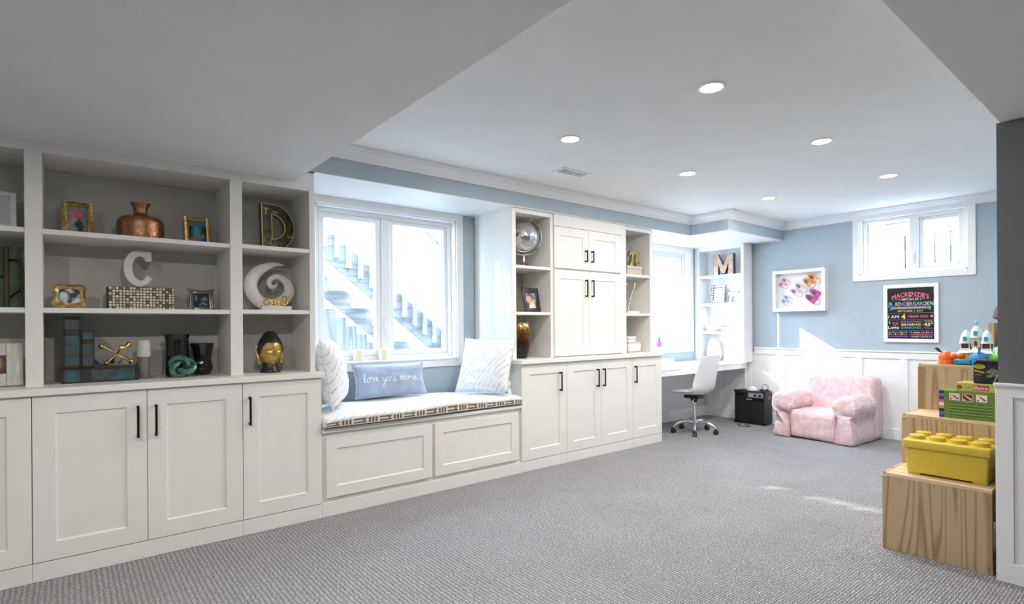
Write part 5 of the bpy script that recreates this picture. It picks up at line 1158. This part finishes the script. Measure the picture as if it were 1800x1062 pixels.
t = thing('blue_hippo', 'blue plastic dome toy in front of the toy castle', 'toy', (4.068, .772, TZ), T90); obj('base', lathe([(0, 0), (.043, 0), (.044, .034), (0, .035)], 28), BLP, t, True); obj('head', lathe(dome(.042, .042, base=.0352), 28), BLP, t, True)
obj('fin', loft([[(-.004, -.03, .062), (.006, -.03, .062), (.006, -.018, .066), (-.004, -.018, .066)], [(-.001, -.014, .105), (.010, -.014, .105), (.010, -.006, .105), (-.001, -.006, .105)]]), pm('navy_plastic', (.01, .015, .10), .3), t)
t = thing('green_hippo', 'green plastic dome toy next to the castle', 'toy', (4.075, .686, TZ), T90); obj('base', lathe([(0, 0), (.040, 0), (.040, .040), (0, .041)], 28), GNP, t, True); obj('head', lathe(dome(.039, .046, base=.0412), 28), GNP, t, True)
t = thing('red_balls', 'red toy balls in a small tray behind the black craft box', 'toy', (4.23, .650, TZ), T90); obj('tray', box(-.03, .03, 0, .03, 0, .04, .003), BPLA, t)
for k in range(3): obj('ball', ball(.0095, 12, 8, (-.019 + k * .019, .012, .0495)), plas('red_plastic', (.60, .02, .02)), t, True)
t = thing('yellow_hippo', 'yellow plastic toy pressed against the partition edge', 'toy', (4.15, .648, TZ), T90); obj('base', box(-.022, .038, 0, .04, 0, .045, .006, 2), BLP, t, True); obj('head', ball(.020, 16, 10, (-.006, .02, .0645), (1.1, 1, .9)), YLP, t, True); obj('snout', ball(.022, 16, 10, (.022, .02, .068), (1.2, 1, 1)), YLP, t, True)
t = thing('teal_scoop', 'pale teal toy scoop beside the castle', 'toy', (4.26, .715, TZ + .035), T90, R(-62)); obj('bowl', lathe([(0, 0), (.02, .004), (.042, .022), (.052, .05), (.049, .05), (.038, .024), (0, .006)], 28), TEP, t, True)
o = thing('toy_block', 'dark toy block propping the teal scoop', 'toy', (4.265, .715, TZ), T90); obj('block', box(-.025, .025, -.02, .03, 0, .03, .003), BPLA, o)
# plain toy castle
CW, CR, CB = plas('castle_cream', (.62, .55, .40), .4), plas('castle_mint', (.68, .82, .76), .35), plas('castle_maroon', (.10, .015, .03), .5)
t = thing('toy_castle', 'toy castle with three pale mint towers on the top step', 'toy castle', (4.14, .805, TZ), T90)
obj('base', box(-.078, .078, -.01, .06, 0, .03, .003), plas('castle_blue_base', (.06, .20, .40), .4), t)
for sx in (-1, 1):
    obj('wing', box(min(sx * .025, sx * .072), max(sx * .025, sx * .072), 0, .05, .0302, .066, .002), CW, t); obj('wing_roof', loft([[(sx * .048 - .035, -.014, .0662), (sx * .048 + .035, -.014, .0662), (sx * .048 + .035, .05, .0662), (sx * .048 - .035, .05, .0662)], [(sx * .048 - .024, .004, .084), (sx * .048 + .024, .004, .084), (sx * .048 + .024, .05, .084), (sx * .048 - .024, .05, .084)]]), CR, t)
    obj('tower', box(sx * .048 - .023, sx * .048 + .023, .010, .05, .0842, .122, .002), CB, t); obj('railing', box(sx * .048 - .024, sx * .048 + .024, .002, .008, .0842, .094), CR, t)
    ps = [(.032, .1222), (.029, .145), (.023, .170), (.014, .190), (.006, .200), (0, .202)]; obj('tower_roof', lathe(ps, 20, cx=sx * .048, cy=.03), CR, t, True)
    obj('window', box(sx * .048 - .008, sx * .048 + .008, -.004, .012, .138, .162, .001), plas('castle_window_blue', (.05, .28, .55), .2), t)
    for k in (-.5, .5): obj('column', lathe([(.003, .0842), (.003, .122)], 8, cx=sx * .048 + k * .038, cy=.006), CW, t)
obj('gatehouse', box(-.022, .022, -.022, .03, .0302, .07, .002), CW, t); obj('gate_roof', loft([[(-.030, -.030, .0702), (.030, -.030, .0702), (.030, .03, .0702), (-.030, .03, .0702)], [(-.004, -.01, .10), (.004, -.01, .10), (.004, .02, .10), (-.004, .02, .10)]]), CR, t)
obj('gate_door', prism([(-.011, .0302), (.011, .0302), (.011, .048)] + arc(0, .048, .011, .012, 20, 160, 8) + [(-.011, .048)], -.0235, -.0215), pm('castle_door_brown', (.08, .035, .02), .6), t)
obj('keep', box(-.021, .021, .012, .055, .1002, .155, .002), CW, t); obj('keep_window', prism([(-.008, .108), (.008, .108), (.008, .128), (0, .142), (-.008, .128)], .0105, .0125), CB, t)
obj('keep_roof', lathe([(.033, .1552), (.030, .176), (.024, .20), (.014, .222), (.010, .226), (0, .226)], 4 * 6, cy=.034), CR, t, True); obj('roof_window', box(-.008, .008, .0, .016, .17, .196, .001), plas('castle_window_blue', (.05, .28, .55), .2), t)
obj('finial_stem', lathe([(.003, .2262), (.003, .236)], 8, cy=.034), GOLD, t)
obj('finial', ball(.011, 14, 10, (0, .034, .2465)), plas('ice_blue_plastic', (.20, .62, .80), .2), t)
# tall pine upright with a dark board beyond the steps
t = thing('pine_toy_cabinet', 'tall pine toy cabinet with a dark back, mostly hidden by the partition', 'cabinet', (4.36, .58, 0)); 
obj('side', box(0, .30, .178, .21, .001, 1.198, .002), PINE, t); obj('side', box(0, .30, .0, .02, .001, 1.198, .002), PINE, t); obj('back', box(.25, .262, .0205, .1775, .02, 1.17), pm('dark_maroon_board', (.018, .006, .007), .7), t); obj('bottom', box(0, .25, .0205, .1775, .001, .019), PINE, t)
t = thing('grey_plush', 'mauve-grey curved plush toy sitting on the pine toy cabinet', 'plush toy', (4.50, .672, 1.1985)); bm = tube([(0, .06, .012), (0, .075, .03), (0, .055, .07), (0, .03, .12), (0, .01, .165), (0, 0, .19)], [.012, .045, .055, .05, .035, .008], 16); 
for v in bm.verts: v.co.z = max(v.co.z, 0)
obj('body', bm, pm('mauve_plush', (.16, .12, .12), .95, bmp=.6, bscale=80), t, True)
